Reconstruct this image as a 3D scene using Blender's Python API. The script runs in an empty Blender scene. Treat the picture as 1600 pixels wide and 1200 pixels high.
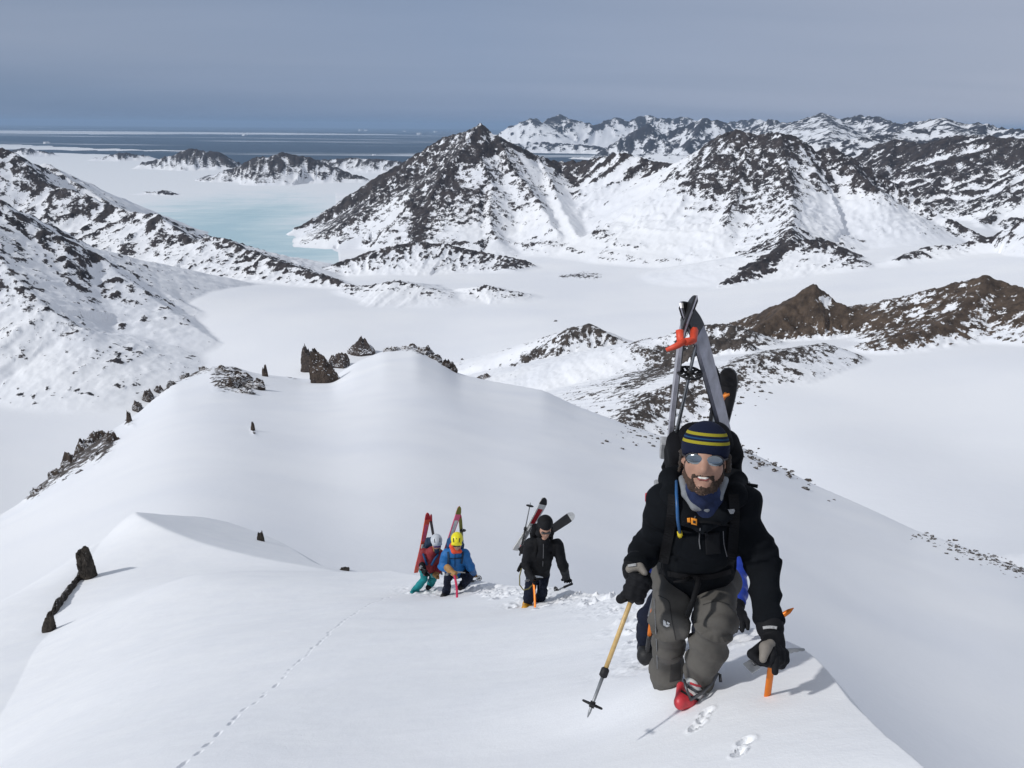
import bpy, math, random
import numpy as np
from mathutils import Vector, Matrix

# ------------------------------------------------------------------ camera
F_PX = 1285.0                        # focal length in pixels of the 1600 px wide photograph
PITCH = math.radians(17.4)           # camera looks down
ROLL = math.radians(0.55)
scene = bpy.context.scene
col = scene.collection
cam_d = bpy.data.cameras.new("camera")
cam_d.sensor_width = 36.0
cam_d.lens = 36.0 * F_PX / 1600.0
cam_d.clip_start = 0.05
cam_d.clip_end = 400000.0
cam = bpy.data.objects.new("camera", cam_d)
col.objects.link(cam)
R_CAM = Matrix.Rotation(math.pi / 2 - PITCH, 4, 'X') @ Matrix.Rotation(ROLL, 4, 'Z')
cam.matrix_world = R_CAM
scene.camera = cam
scene.render.resolution_x = 1024
scene.render.resolution_y = 768

# ------------------------------------------------------------------ sky and sun
SUN_AZ = math.radians(-110)          # direction towards the sun, clockwise from the view direction (+Y)
SUN_EL = math.radians(37)
world = bpy.data.worlds.new("World")
scene.world = world
world.use_nodes = True
nt = world.node_tree
for n in list(nt.nodes):
    nt.nodes.remove(n)
def N(tree, kind, **kw):
    n = tree.nodes.new(kind)
    for k, v in kw.items():
        setattr(n, k, v)
    return n
def L(tree, a, b):
    tree.links.new(a, b)
def ramp(tree, stops, interp='LINEAR'):
    n = tree.nodes.new('ShaderNodeValToRGB')
    cr = n.color_ramp
    cr.interpolation = interp
    while len(cr.elements) < len(stops):
        cr.elements.new(0.5)
    for e, (p, c) in zip(cr.elements, stops):
        e.position = p
        e.color = c if len(c) == 4 else (*c, 1)
    return n
def build_sky():
    out = N(nt, 'ShaderNodeOutputWorld')
    bg = N(nt, 'ShaderNodeBackground')
    bg.inputs['Strength'].default_value = 0.1
    sky = N(nt, 'ShaderNodeTexSky', sky_type='NISHITA')
    sky.sun_disc = False
    sky.sun_elevation = SUN_EL
    sky.sun_rotation = SUN_AZ
    sky.altitude = 600
    sky.air_density = 1.0
    sky.dust_density = 0.6
    tc = N(nt, 'ShaderNodeTexCoord')
    sep = N(nt, 'ShaderNodeSeparateXYZ')
    L(nt, tc.outputs['Generated'], sep.inputs[0])
    # the deck of thin high cloud: a plane far above, so noise is laid out by direction / elevation
    zz = N(nt, 'ShaderNodeMath', operation='MAXIMUM'); zz.inputs[1].default_value = 0.0
    L(nt, sep.outputs['Z'], zz.inputs[0])
    za = N(nt, 'ShaderNodeMath', operation='ADD'); za.inputs[1].default_value = 0.10
    L(nt, zz.outputs[0], za.inputs[0])
    dx = N(nt, 'ShaderNodeMath', operation='DIVIDE'); L(nt, sep.outputs['X'], dx.inputs[0]); L(nt, za.outputs[0], dx.inputs[1])
    dy = N(nt, 'ShaderNodeMath', operation='DIVIDE'); L(nt, sep.outputs['Y'], dy.inputs[0]); L(nt, za.outputs[0], dy.inputs[1])
    cmb = N(nt, 'ShaderNodeCombineXYZ'); L(nt, dx.outputs[0], cmb.inputs[0]); L(nt, dy.outputs[0], cmb.inputs[1])
    mp = N(nt, 'ShaderNodeMapping'); mp.inputs['Scale'].default_value = (0.16, 0.55, 1); mp.inputs['Rotation'].default_value = (0, 0, 0.25)
    L(nt, cmb.outputs[0], mp.inputs[0])
    no = N(nt, 'ShaderNodeTexNoise'); no.inputs['Scale'].default_value = 1.0; no.inputs['Detail'].default_value = 6; no.inputs['Roughness'].default_value = 0.5
    no.inputs['Distortion'].default_value = 0.4
    L(nt, mp.outputs[0], no.inputs[0])
    # cloud colour: a grey veil, paler where it is thin
    cr = ramp(nt, [(0.30, (2.55, 3.30, 4.95)), (0.70, (3.05, 3.80, 5.50))])
    L(nt, no.outputs['Fac'], cr.inputs[0])
    # the veil darkens to blue-grey over the open sea, out to the north-west
    dn = N(nt, 'ShaderNodeVectorMath', operation='DOT_PRODUCT'); dn.inputs[1].default_value = (0.85, -0.25, 0.45)
    L(nt, tc.outputs['Generated'], dn.inputs[0])
    crx = ramp(nt, [(0.05, (1.02, 0.97, 0.92)), (0.33, (1.0, 1.0, 1.0)), (0.66, (1.42, 1.25, 1.11)), (1.0, (1.50, 1.30, 1.12))])
    mr = N(nt, 'ShaderNodeMapRange'); mr.inputs[1].default_value = -0.75; mr.inputs[2].default_value = 0.75
    L(nt, dn.outputs['Value'], mr.inputs[0]); L(nt, mr.outputs[0], crx.inputs[0])
    mul = N(nt, 'ShaderNodeMix', data_type='RGBA', blend_type='MULTIPLY'); mul.inputs[0].default_value = 1
    L(nt, cr.outputs[0], mul.inputs[6]); L(nt, crx.outputs[0], mul.inputs[7])
    # long bank lying low over the water
    mp2 = N(nt, 'ShaderNodeMapping'); mp2.inputs['Scale'].default_value = (1.2, 1.2, 26); mp2.inputs['Rotation'].default_value = (0, 0.035, 0)
    L(nt, tc.outputs['Generated'], mp2.inputs[0])
    no2 = N(nt, 'ShaderNodeTexNoise'); no2.inputs['Scale'].default_value = 1.0; no2.inputs['Detail'].default_value = 4
    L(nt, mp2.outputs[0], no2.inputs[0])
    tl = N(nt, 'ShaderNodeVectorMath', operation='DOT_PRODUCT'); tl.inputs[1].default_value = (0.075, 0.0, 1.0)
    L(nt, tc.outputs['Generated'], tl.inputs[0])
    wob = N(nt, 'ShaderNodeMath', operation='MULTIPLY_ADD'); wob.inputs[1].default_value = 0.035; L(nt, no2.outputs['Fac'], wob.inputs[0]); L(nt, tl.outputs['Value'], wob.inputs[2])
    cr2 = ramp(nt, [(0.0, (0.66, 0.76, 0.85)), (0.024, (0.64, 0.74, 0.84)), (0.044, (0.58, 0.70, 0.81)), (0.056, (0.68, 0.78, 0.87)), (0.078, (0.88, 0.92, 0.96)), (0.11, (1.0, 1.0, 1.0))])
    wo2 = N(nt, 'ShaderNodeMath', operation='ADD'); wo2.inputs[1].default_value = 0.045; L(nt, wob.outputs[0], wo2.inputs[0])
    L(nt, wo2.outputs[0], cr2.inputs[0])
    mul2 = N(nt, 'ShaderNodeMix', data_type='RGBA', blend_type='MULTIPLY'); mul2.inputs[0].default_value = 1
    L(nt, mul.outputs[2], mul2.inputs[6]); L(nt, cr2.outputs[0], mul2.inputs[7])
    # brighter overhead, as a thin veil is
    up = ramp(nt, [(0.0, (1, 1, 1)), (0.25, (1.0, 1.0, 0.95)), (1.0, (1.25, 1.18, 1.0))])
    L(nt, zz.outputs[0], up.inputs[0])
    mul3 = N(nt, 'ShaderNodeMix', data_type='RGBA', blend_type='MULTIPLY'); mul3.inputs[0].default_value = 1
    L(nt, mul2.outputs[2], mul3.inputs[6]); L(nt, up.outputs[0], mul3.inputs[7])
    mix = N(nt, 'ShaderNodeMix', data_type='RGBA'); mix.inputs[0].default_value = 0.93
    L(nt, sky.outputs[0], mix.inputs[6]); L(nt, mul3.outputs[2], mix.inputs[7])
    L(nt, mix.outputs[2], bg.inputs['Color'])
    L(nt, bg.outputs[0], out.inputs['Surface'])
build_sky()
sun_d = bpy.data.lights.new("sun", 'SUN')
sun_d.energy = 2.75
sun_d.angle = math.radians(3.0)
sun_d.color = (1.0, 0.985, 0.965)
sun = bpy.data.objects.new("sun", sun_d)
col.objects.link(sun)
to_sun = Vector((math.sin(SUN_AZ) * math.cos(SUN_EL), math.cos(SUN_AZ) * math.cos(SUN_EL), math.sin(SUN_EL)))
sun.rotation_euler = to_sun.to_track_quat('Z', 'Y').to_euler()
sun.location = (0, 0, 50)
vs = scene.view_settings
vs.view_transform = 'Standard'
vs.look = 'None'
vs.gamma = 1
vs.use_curve_mapping = False
vs.exposure = -0.13
HAZE = 1.5e-5                        # density of the air, per metre

# ------------------------------------------------------------------ helpers
RC = np.array(R_CAM.to_3x3())
def ray(px, py):
    v = RC @ np.array([(px - 800.0) / F_PX, (600.0 - py) / F_PX, -1.0])
    return v
def at(px, py, d):                    # point on a pixel's ray at depth d along the view axis
    return ray(px, py) * d
def atr(px, py, r):                   # point on a pixel's ray at horizontal distance r
    v = ray(px, py)
    return v * (r / math.hypot(v[0], v[1]))
def project(P):                       # world points (N,3) -> pixels
    c = P @ RC
    w = np.maximum(-c[..., 2], 1e-6)
    return 800 + F_PX * c[..., 0] / w, 600 - F_PX * c[..., 1] / w

_perm = np.random.RandomState(11).permutation(4096).astype(np.int32)
_perm = np.concatenate([_perm, _perm])
_gx = np.cos(np.arange(4096) * 2.399963).astype(np.float32)
_gy = np.sin(np.arange(4096) * 2.399963).astype(np.float32)
def perlin(x, y, seed=0):
    xi = np.floor(x); yi = np.floor(y)
    fx = (x - xi).astype(np.float32); fy = (y - yi).astype(np.float32)
    xi = (xi.astype(np.int64) + seed * 57) & 4095; yi = (yi.astype(np.int64) + seed * 131) & 4095
    x1 = (xi + 1) & 4095; y1 = (yi + 1) & 4095
    u = fx * fx * fx * (fx * (fx * 6 - 15) + 10); v = fy * fy * fy * (fy * (fy * 6 - 15) + 10)
    def g(ix, iy, dx, dy):
        h = _perm[_perm[ix] + iy]
        return _gx[h] * dx + _gy[h] * dy
    a = g(xi, yi, fx, fy); b = g(x1, yi, fx - 1, fy)
    c = g(xi, y1, fx, fy - 1); d = g(x1, y1, fx - 1, fy - 1)
    return (a + (b - a) * u + (c - a) * v + (a - b - c + d) * u * v) * 1.5
def fbm(x, y, octv=4, seed=0, gain=0.5, lac=2.03):
    s = 0; a = 1.0; n = 0
    for i in range(octv):
        s = s + a * perlin(x, y, seed + i * 7)
        n += a; a *= gain
        x = x * lac + 3.1; y = y * lac + 1.7
    return s / n
def ridged(x, y, octv=4, seed=0):
    s = 0; a = 1.0; n = 0
    for i in range(octv):
        s = s + a * (1 - np.abs(perlin(x, y, seed + i * 7)) * 1.6)
        n += a; a *= 0.5
        x = x * 2.03 + 3.1; y = y * 2.03 + 1.7
    return s / n
def sstep(a, b, x):
    t = np.clip((x - a) / (b - a), 0, 1)
    return t * t * (3 - 2 * t)
def smax(a, b, k):
    h = np.clip(0.5 + 0.5 * (a - b) / k, 0, 1)
    return b + (a - b) * h + k * h * (1 - h)
def rbf_fit(P, v):
    P = np.asarray(P, float); v = np.asarray(v, float)
    n = len(P)
    D = np.linalg.norm(P[:, None] - P[None], axis=2)
    K = np.where(D > 0, D * D * np.log(D + 1e-12), 0) + 1e-9 * np.eye(n)
    Q = np.hstack([np.ones((n, 1)), P])
    A = np.block([[K, Q], [Q.T, np.zeros((3, 3))]])
    w = np.linalg.solve(A, np.concatenate([v, np.zeros(3)]))
    return P, w
def rbf_eval(fit, X, Y):
    P, w = fit
    o = w[-3] + w[-2] * X + w[-1] * Y
    for (px, py), a in zip(P, w[:-3]):
        d2 = (X - px) ** 2 + (Y - py) ** 2
        o = o + a * 0.5 * d2 * np.log(d2 + 1e-12)
    return o

def tag(o, label=None, cat=None, group=None, kind=None):
    if label: o['label'] = label
    if cat: o['category'] = cat
    if group: o['group'] = group
    if kind: o['kind'] = kind
    return o
def raw_mesh(name, V, Fq, smooth=True):
    me = bpy.data.meshes.new(name)
    V = np.ascontiguousarray(V, dtype=np.float32); Fq = np.ascontiguousarray(Fq, dtype=np.int32)
    k = Fq.shape[1]
    me.vertices.add(len(V)); me.vertices.foreach_set('co', V.ravel())
    me.loops.add(Fq.size); me.loops.foreach_set('vertex_index', Fq.ravel())
    me.polygons.add(len(Fq))
    me.polygons.foreach_set('loop_start', np.arange(0, Fq.size, k, dtype=np.int32))
    me.polygons.foreach_set('loop_total', np.full(len(Fq), k, dtype=np.int32))
    me.polygons.foreach_set('use_smooth', np.full(len(Fq), smooth, dtype=bool))
    me.update(calc_edges=True)
    return me
def link(name, me, mat=None, parent=None):
    o = bpy.data.objects.new(name, me)
    col.objects.link(o)
    if mat is not None: me.materials.append(mat)
    if parent is not None: o.parent = parent
    return o

# ------------------------------------------------------------------ materials
def new_mat(name):
    m = bpy.data.materials.new(name)
    m.use_nodes = True
    t = m.node_tree
    b = t.nodes['Principled BSDF']
    return m, t, b
def noise_node(t, vec, scale, detail=4, rough=0.55, dist=0.0):
    n = N(t, 'ShaderNodeTexNoise')
    n.inputs['Scale'].default_value = scale; n.inputs['Detail'].default_value = detail
    n.inputs['Roughness'].default_value = rough; n.inputs['Distortion'].default_value = dist
    if vec is not None: L(t, vec, n.inputs['Vector'])
    return n
def snow_rock_mat(name, size, rock_a, rock_b, soft=0.10, warm=None, snow_bump=0.1):
    """snow with bare rock where the mesh attribute 'rock' passes one half; size = metres of the finest patches"""
    m, t, b = new_mat(name)
    geo = N(t, 'ShaderNodeNewGeometry')
    att = N(t, 'ShaderNodeAttribute', attribute_name='rock')
    n1 = noise_node(t, geo.outputs['Position'], 1.0 / (size * 5), 8, 0.66)
    n2 = noise_node(t, geo.outputs['Position'], 1.0 / (size * 1.6), 5, 0.6)
    s = N(t, 'ShaderNodeMath', operation='MULTIPLY_ADD'); L(t, n1.outputs['Fac'], s.inputs[0]); s.inputs[1].default_value = 1.0; s.inputs[2].default_value = -0.5
    s2 = N(t, 'ShaderNodeMath', operation='MULTIPLY_ADD'); L(t, n2.outputs['Fac'], s2.inputs[0]); s2.inputs[1].default_value = 0.55; s2.inputs[2].default_value = -0.275
    a1 = N(t, 'ShaderNodeMath', operation='ADD'); L(t, s.outputs[0], a1.inputs[0]); L(t, s2.outputs[0], a1.inputs[1])
    a2 = N(t, 'ShaderNodeMath', operation='ADD'); L(t, a1.outputs[0], a2.inputs[0]); L(t, att.outputs['Fac'], a2.inputs[1])
    mr = N(t, 'ShaderNodeMapRange', interpolation_type='SMOOTHSTEP'); mr.inputs[1].default_value = 0.5 - soft / 2; mr.inputs[2].default_value = 0.5 + soft / 2
    L(t, a2.outputs[0], mr.inputs[0])
    n3 = noise_node(t, geo.outputs['Position'], 1.0 / (size * 9), 6, 0.7)
    rc = ramp(t, [(0.33, rock_a), (0.66, rock_b)])
    L(t, n3.outputs['Fac'], rc.inputs[0])
    n4 = noise_node(t, geo.outputs['Position'], 1.0 / (size * 60), 3, 0.5)
    sc = ramp(t, [(0.35, (0.80, 0.815, 0.85)), (0.65, (0.86, 0.868, 0.885))])
    L(t, n4.outputs['Fac'], sc.inputs[0])
    mx = N(t, 'ShaderNodeMix', data_type='RGBA')
    L(t, mr.outputs[0], mx.inputs[0]); L(t, sc.outputs[0], mx.inputs[6]); L(t, rc.outputs[0], mx.inputs[7])
    L(t, mx.outputs[2], b.inputs['Base Color'])
    b.inputs['Roughness'].default_value = 0.75
    b.inputs['Specular IOR Level'].default_value = 0.2
    bs = N(t, 'ShaderNodeMath', operation='MULTIPLY_ADD'); L(t, mr.outputs[0], bs.inputs[0]); bs.inputs[1].default_value = 0.75; bs.inputs[2].default_value = snow_bump
    bp = N(t, 'ShaderNodeBump'); bp.inputs['Distance'].default_value = size * 0.9
    L(t, bs.outputs[0], bp.inputs['Strength']); L(t, a2.outputs[0], bp.inputs['Height'])
    L(t, bp.outputs[0], b.inputs['Normal'])
    return m
MAT_FAR = snow_rock_mat('snow_and_rock_far', 30, (0.020, 0.020, 0.026), (0.060, 0.055, 0.060), 0.12)
MAT_MTN = snow_rock_mat('snow_and_rock_mountain', 5.0, (0.016, 0.014, 0.016), (0.070, 0.058, 0.055), 0.11)
MAT_HILL = snow_rock_mat('snow_and_rock_hill', 1.6, (0.026, 0.022, 0.020), (0.100, 0.082, 0.070), 0.11)
MAT_BROWN = snow_rock_mat('snow_and_brown_rock', 2.2, (0.034, 0.025, 0.019), (0.120, 0.086, 0.062), 0.11)
MAT_SHELF = snow_rock_mat('snow_and_rock_shelf', 0.7, (0.035, 0.031, 0.029), (0.12, 0.10, 0.088), 0.10)

# ------------------------------------------------------------------ terrain
SEA = -600.0
def az_of(px, py):
    v = ray(px, py); return math.atan2(v[0], v[1])
def t_of(px, py):
    v = ray(px, py); return -v[2] / math.hypot(v[0], v[1])

# polar tessellation: fine where the land is looked at, coarse to the sides
az = np.concatenate([np.linspace(-75, -40, 22)[:-1], np.linspace(-40, 40, 850), np.linspace(40, 75, 22)[1:]])
az = np.radians(az)
def lg(a, b, n): return np.exp(np.linspace(math.log(a), math.log(b), n))[:-1]
rr = np.concatenate([lg(0.5, 2, 24), lg(2, 4.5, 165), lg(4.5, 18, 240), lg(18, 40, 170), lg(40, 60, 30), lg(60, 600, 190), lg(600, 1600, 190),
                     lg(1600, 8000, 440), lg(8000, 32000, 120), [32000.0]])
NA, NR = len(az), len(rr)
RR, AZ = np.meshgrid(rr, az, indexing='ij')
X = RR * np.sin(AZ); Y = RR * np.cos(AZ)

# --- the valley floor and the wide slopes below it (thin plate over azimuth and log distance)
vp = [(0, 540, 2350), (0, 700, 1600), (-300, 560, 2350), (-300, 760, 1400), (300, 520, 2250), (300, 640, 1700), (500, 700, 1330),
      (700, 520, 2100), (700, 600, 1640), (800, 605, 1480), (860, 615, 1420), (900, 605, 1400), (960, 640, 1180), (1010, 620, 1000), (1050, 580, 1060),
      (1000, 470, 2500), (800, 480, 2400), (500, 480, 2400), (300, 470, 2500), (1150, 480, 2250), (1400, 450, 2500), (1500, 420, 2800), (900, 420, 3300), (700, 430, 3200), (600, 430, 3250),
      (1300, 412, 3080), (1580, 390, 3300), (1700, 400, 3100), (1250, 700, 640), (1250, 600, 980), (1250, 555, 1150), (1500, 840, 400), (1500, 700, 700), (1500, 600, 1000),
      (1500, 545, 1230), (1600, 560, 1150), (1800, 600, 1000), (1800, 900, 330), (1400, 510, 1600), (1550, 350, 5000),
      (1080, 650, 860), (1130, 690, 720)]
P = [(az_of(a, b) * 2.0, math.log(c)) for a, b, c in vp]
Z = [-t_of(a, b) * c for a, b, c in vp]
for a in (-1.2, -0.6, -0.35, -0.2, -0.1, 0.1, 0.3, 0.6, 1.2):      # sea bed and far lowlands
    for r, z in ((4200, -604 if a < 0.02 else -560), (6500, -618), (12000, -625), (30000, -640)):
        if a > 0.1 and r < 6000: z = -560
        P.append((a * 2.0, math.log(r))); Z.append(z)
for a in (-1.2, 1.2):
    P += [(a * 2, math.log(600)), (a * 2, math.log(2000))]; Z += [-380, -520]
for a, b, c, z in ((520, 415, 3600, -603), (600, 402, 3850, -602), (450, 405, 3800, -606), (560, 392, 4100, -606), (400, 400, 4000, -606)):
    P.append((az_of(a, b) * 2.0, math.log(c))); Z.append(z)
P += [(-0.3 * 2, math.log(420)), (0.0, math.log(480))]; Z += [-330, -330]
fitV = rbf_fit(P, Z)
iv = np.searchsorted(rr, 260)
H = np.full(RR.shape, -400.0)
H[iv:] = rbf_eval(fitV, AZ[iv:] * 2.0, np.log(RR[iv:]))
H = np.clip(H, -640, -150)
ROCK = np.full(H.shape, -1.0, np.float32)
REG = np.zeros(H.shape, np.int16)            # 0 valley
regions = {0: 'glacier_valley'}

def ridge(reg, pts, slope, rock, lam=0.020, shear=0.0, amp=1.0, reach=1.0, jag=0.0012, k=0.0016, rock_low=0.35, warp=0.0030, floor=None, seed=None, hgt=None, foot=0.34, fmin=0.26, strata=None, gw=0.62):
    """a crest given by photograph pixels and distances; flanks fall away on both sides, gullied"""
    W = np.array([atr(*p) for p in pts])
    rm = float(np.mean([p[2] for p in pts]))
    seed = int(sum(p[0] + p[1] for p in pts)) % 500 if seed is None else seed
    hmax = float((W[:, 2] - (-640)).max())
    D = min(hmax / slope * 2.0 * reach, 0.6 * rm)
    r_ = np.hypot(W[:, 0], W[:, 1])
    i0, i1 = np.searchsorted(rr, [max(r_.min() - D, 1), r_.max() + D])
    da = D / max(r_.min() - D, 0.3 * r_.min())
    a_ = np.arctan2(W[:, 0], W[:, 1])
    j0, j1 = np.searchsorted(az, [a_.min() - da, a_.max() + da])
    if i1 <= i0 or j1 <= j0: return
    sl = (slice(i0, i1), slice(j0, j1))
    x = X[sl]; y = Y[sl]; base = H[sl]
    wv = warp * rm
    f = 1.0 / (0.03 * rm)
    xw = x + wv * fbm(x * f, y * f, 3, seed + 3) * 1.6
    yw = y + wv * fbm(x * f + 9, y * f + 4, 3, seed + 4) * 1.6
    best = np.full(x.shape, 1e12); s_ = np.zeros(x.shape); z_ = np.zeros(x.shape)
    acc = 0.0
    for a, b in zip(W[:-1], W[1:]):
        ex, ey = b[0] - a[0], b[1] - a[1]
        l2 = ex * ex + ey * ey + 1e-9; ln = math.sqrt(l2)
        t = np.clip(((xw - a[0]) * ex + (yw - a[1]) * ey) / l2, 0, 1)
        d2 = (xw - a[0] - t * ex) ** 2 + (yw - a[1] - t * ey) ** 2
        mk = d2 < best
        best = np.where(mk, d2, best); s_ = np.where(mk, acc + t * ln, s_); z_ = np.where(mk, a[2] + t * (b[2] - a[2]), z_)
        acc += ln
    d = np.sqrt(best)
    lm = lam * rm
    z_ = z_ + jag * rm * fbm(s_ / (0.012 * rm), s_ * 0 + seed, 4, seed, 0.6) * 1.5
    fl = base if floor is None else np.full(base.shape, floor)
    Ht = np.maximum(z_ - fl, 1.0)
    side = 1.0
    g = ridged((s_ + shear * d) / lm, d / (3.2 * lm), 3, seed + 20)          # ribs and gullies down the flank, about 0..1
    if strata:                                   # beds that run along the crest instead of down from it
        gs = ridged(d / (0.75 * lm), s_ / (4.5 * lm), 3, seed + 25); ws = sstep(0.03, -0.03, AZ[sl] - az_of(*strata)); g = g * (1 - ws) + gs * ws
    g2 = fbm(x / (0.55 * lm), y / (0.55 * lm), 4, seed + 40)
    tap = 1 - np.exp(-d / (0.7 * lm))
    Hc = np.minimum(Ht, hgt) if hgt else Ht
    Lm = 0.85 * Hc / slope
    fs = min(slope, max(foot * slope, fmin))
    drop = fs * d + (slope - fs) * Lm * (1 - np.exp(-d / np.maximum(Lm, 1)))
    h = (z_ - drop) - fl
    env = np.clip(h / (0.25 * Ht + 1), 0, 1) * np.clip(Hc / (1.2 * lm), 0, 1) * tap
    rk = np.clip(0.35 + (rock - 0.3) * 2.6, 0.2, 1.0)
    h = h + amp * env * lm * rk * (0.30 * (g - 0.6) + 0.16 * g2)
    # bare rock: on ribs, high and steep ground
    rel = np.clip(1 - (z_ - fl - h) / np.maximum(Hc, 1), -0.5, 1)
    pr = rock + gw * (g - 0.62) + (0.38 + 0.5 * (0.62 - gw)) * g2 + rock_low * (rel - 0.45)
    pr = np.where(h < 0.03 * Ht + 0.0004 * rm, pr - 0.15, pr)
    new = smax(base + h, base, k * rm) if floor is None else smax(np.where(h > 0, floor + h, floor), base, k * rm)
    win = (base + h if floor is None else floor + h) > base + 0.0022 * rm
    new = np.maximum(new, base)
    bite = sstep(0.42, 0.62, pr) * win
    new = new + bite * 0.0014 * rm * (0.5 + 1.6 * fbm(x / (0.0055 * rm), y / (0.0055 * rm), 4, seed + 60, 0.65))
    H[sl] = new
    old = ROCK[sl]
    ROCK[sl] = np.where(win, np.where(REG[sl] == reg, np.maximum(old * 0.35 + pr * 0.65, np.minimum(old, pr)), pr), old)
    REG[sl] = np.where(win, reg, REG[sl])

regions.update({1: 'mountain', 2: 'mountain', 3: 'mountain', 4: 'mountain', 5: 'mountain', 6: 'hill', 7: 'hill', 8: 'hill', 9: 'hill',
                10: 'island', 11: 'island', 12: 'island', 13: 'island', 14: 'island', 15: 'island', 16: 'mountain_range', 17: 'mountain_range',
                18: 'mountain_range', 19: 'hill', 20: 'hill', 21: 'hill', 22: 'mountain', 30: 'snow_shelf', 31: 'snow_ridge'})
# far range
ridge(16, [(775, 209, 23750), (800, 193, 23750), (830, 183, 23750), (850, 191, 24100), (875, 179, 24400), (905, 189, 24400), (930, 196, 24400), (960, 183, 25000),
           (985, 191, 25000), (1010, 178, 25600), (1040, 185, 25600), (1075, 184, 25600), (1110, 192, 25600), (1150, 190, 26250), (1190, 186, 26250)], 0.42, 0.40, lam=0.014, floor=-640, jag=0.0016)
ridge(16, [(780, 226, 21450), (830, 222, 21450), (880, 224, 21200), (930, 228, 20800), (960, 234, 20150)], 0.2, 0.45, lam=0.012, floor=-640, jag=0.0006)
ridge(17, [(942, 237, 17450), (975, 215, 17700), (1012, 194, 18050), (1032, 208, 18200), (1062, 200, 18300), (1100, 184, 18300), (1130, 191, 18300), (1165, 213, 18300)], 0.55, 0.50, lam=0.016, floor=-640, jag=0.0016)
ridge(17, [(1100, 184, 18300), (1085, 215, 17300), (1070, 236, 16600)], 0.6, 0.5, lam=0.012, floor=-640)
ridge(17, [(900, 246, 16900), (960, 243, 16500), (1020, 240, 16250), (1090, 243, 15600), (1130, 250, 15000)], 0.16, 0.30, lam=0.012, floor=-640, jag=0.0005)
ridge(18, [(1170, 200, 18000), (1205, 184, 18000), (1222, 191, 18000), (1250, 187, 18000), (1286, 176, 17500), (1310, 186, 17500), (1345, 180, 17500), (1372, 183, 17000), (1400, 194, 16500),
           (1432, 190, 16000), (1475, 183, 15500), (1502, 192, 15500), (1540, 193, 15000), (1560, 200, 15000), (1620, 203, 14500), (1720, 195, 14000)], 0.40, 0.40, lam=0.016, floor=-640, jag=0.0016)
ridge(18, [(1250, 225, 10500), (1310, 220, 10500), (1350, 214, 10500), (1400, 208, 11000), (1450, 200, 11500), (1520, 208, 11000), (1560, 216, 10000)], 0.30, 0.36, lam=0.016, floor=-640)
ridge(18, [(1286, 177, 17500), (1300, 205, 14500), (1290, 225, 12500)], 0.35, 0.38, lam=0.014, floor=-640)
ridge(18, [(1475, 184, 15500), (1490, 205, 13500)], 0.35, 0.42, lam=0.014, floor=-640)
# islands in the fjord mouth
ridge(10, [(228, 252, 12700), (262, 240, 12700), (300, 232, 12600), (332, 233, 12500), (350, 247, 12350), (368, 259, 12250)], 0.60, 0.58, lam=0.010, floor=-606, jag=0.0005, k=0.0003)
ridge(11, [(362, 262, 9900), (395, 247, 9900), (440, 239, 9750), (485, 246, 9750), (515, 258, 9650), (552, 272, 9550)], 0.42, 0.52, lam=0.012, floor=-606, jag=0.0006, k=0.0003)
ridge(12, [(150, 246, 15500), (188, 239, 15500), (232, 243, 15500)], 0.40, 0.50, lam=0.008, floor=-606, jag=0.0003, k=0.0003)
ridge(13, [(10, 238, 17800), (40, 229, 17800), (78, 238, 17800)], 0.40, 0.52, lam=0.008, floor=-606, jag=0.0003, k=0.0003)
ridge(14, [(500, 250, 12000), (560, 247, 12000), (605, 250, 11750), (650, 256, 11550)], 0.20, 0.44, lam=0.010, floor=-606, jag=0.0004, k=0.0003)
ridge(15, [(202, 302, 8050), (228, 299, 8050), (240, 301.5, 8000), (259, 297.5, 8000)], 0.30, 0.75, lam=0.004, floor=-602, jag=0.0001, warp=0.001, k=0.0002)
# right, behind the second peak
ridge(3, [(1325, 252, 6500), (1370, 226, 6500), (1400, 217, 6450), (1440, 226, 6300), (1480, 214, 6200), (1515, 211, 6100), (1560, 215, 6000), (1610, 217, 5900), (1720, 188, 5800)], 0.62, 0.52, lam=0.018, shear=0.8, floor=-600)
ridge(3, [(1512, 212, 6100), (1480, 262, 5750), (1450, 305, 5400)], 0.6, 0.52, lam=0.016, shear=0.6, floor=-600)
ridge(3, [(1605, 217, 5900), (1590, 270, 5500), (1555, 330, 5000), (1535, 350, 4750)], 0.6, 0.55, lam=0.016, shear=0.6, floor=-600)
ridge(3, [(1400, 217, 6450), (1385, 262, 6000), (1375, 290, 5700)], 0.6, 0.50, lam=0.016, shear=0.5, floor=-600)
# the two large peaks beyond the valley
ridge(1, [(462, 356, 4900), (520, 322, 4950), (590, 275, 4950), (650, 241, 4900), (690, 215, 4850), (725, 205, 4800), (741, 198, 4760), (748, 192, 4750), (756, 197, 4750), (775, 209, 4750), (810, 229, 4750),
          (840, 244, 4800), (875, 253, 4850), (920, 250, 4800), (960, 240, 4700), (985, 240, 4650), (1020, 252, 4600), (1060, 256, 4500)], 0.86, 0.50, lam=0.020, shear=0.55, strata=(705, 250))
ridge(1, [(744, 197, 4750), (722, 232, 4560), (690, 270, 4420), (672, 318, 4220), (660, 366, 3960)], 0.85, 0.55, lam=0.016, shear=-0.4)
ridge(1, [(700, 214, 4830), (640, 262, 4700), (585, 310, 4560), (545, 352, 4450)], 0.80, 0.56, lam=0.016, shear=0.9, strata=(800, 250))
ridge(1, [(775, 209, 4750), (800, 262, 4480), (840, 312, 4180), (872, 362, 3880)], 0.78, 0.42, lam=0.016, shear=0.4)
ridge(1, [(840, 244, 4800), (862, 285, 4500), (880, 330, 4150), (905, 372, 3800)], 0.75, 0.30, lam=0.016)
ridge(1, [(745, 235, 4560), (770, 290, 4300), (765, 345, 4000), (775, 375, 3850)], 0.75, 0.40, lam=0.014)
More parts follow.
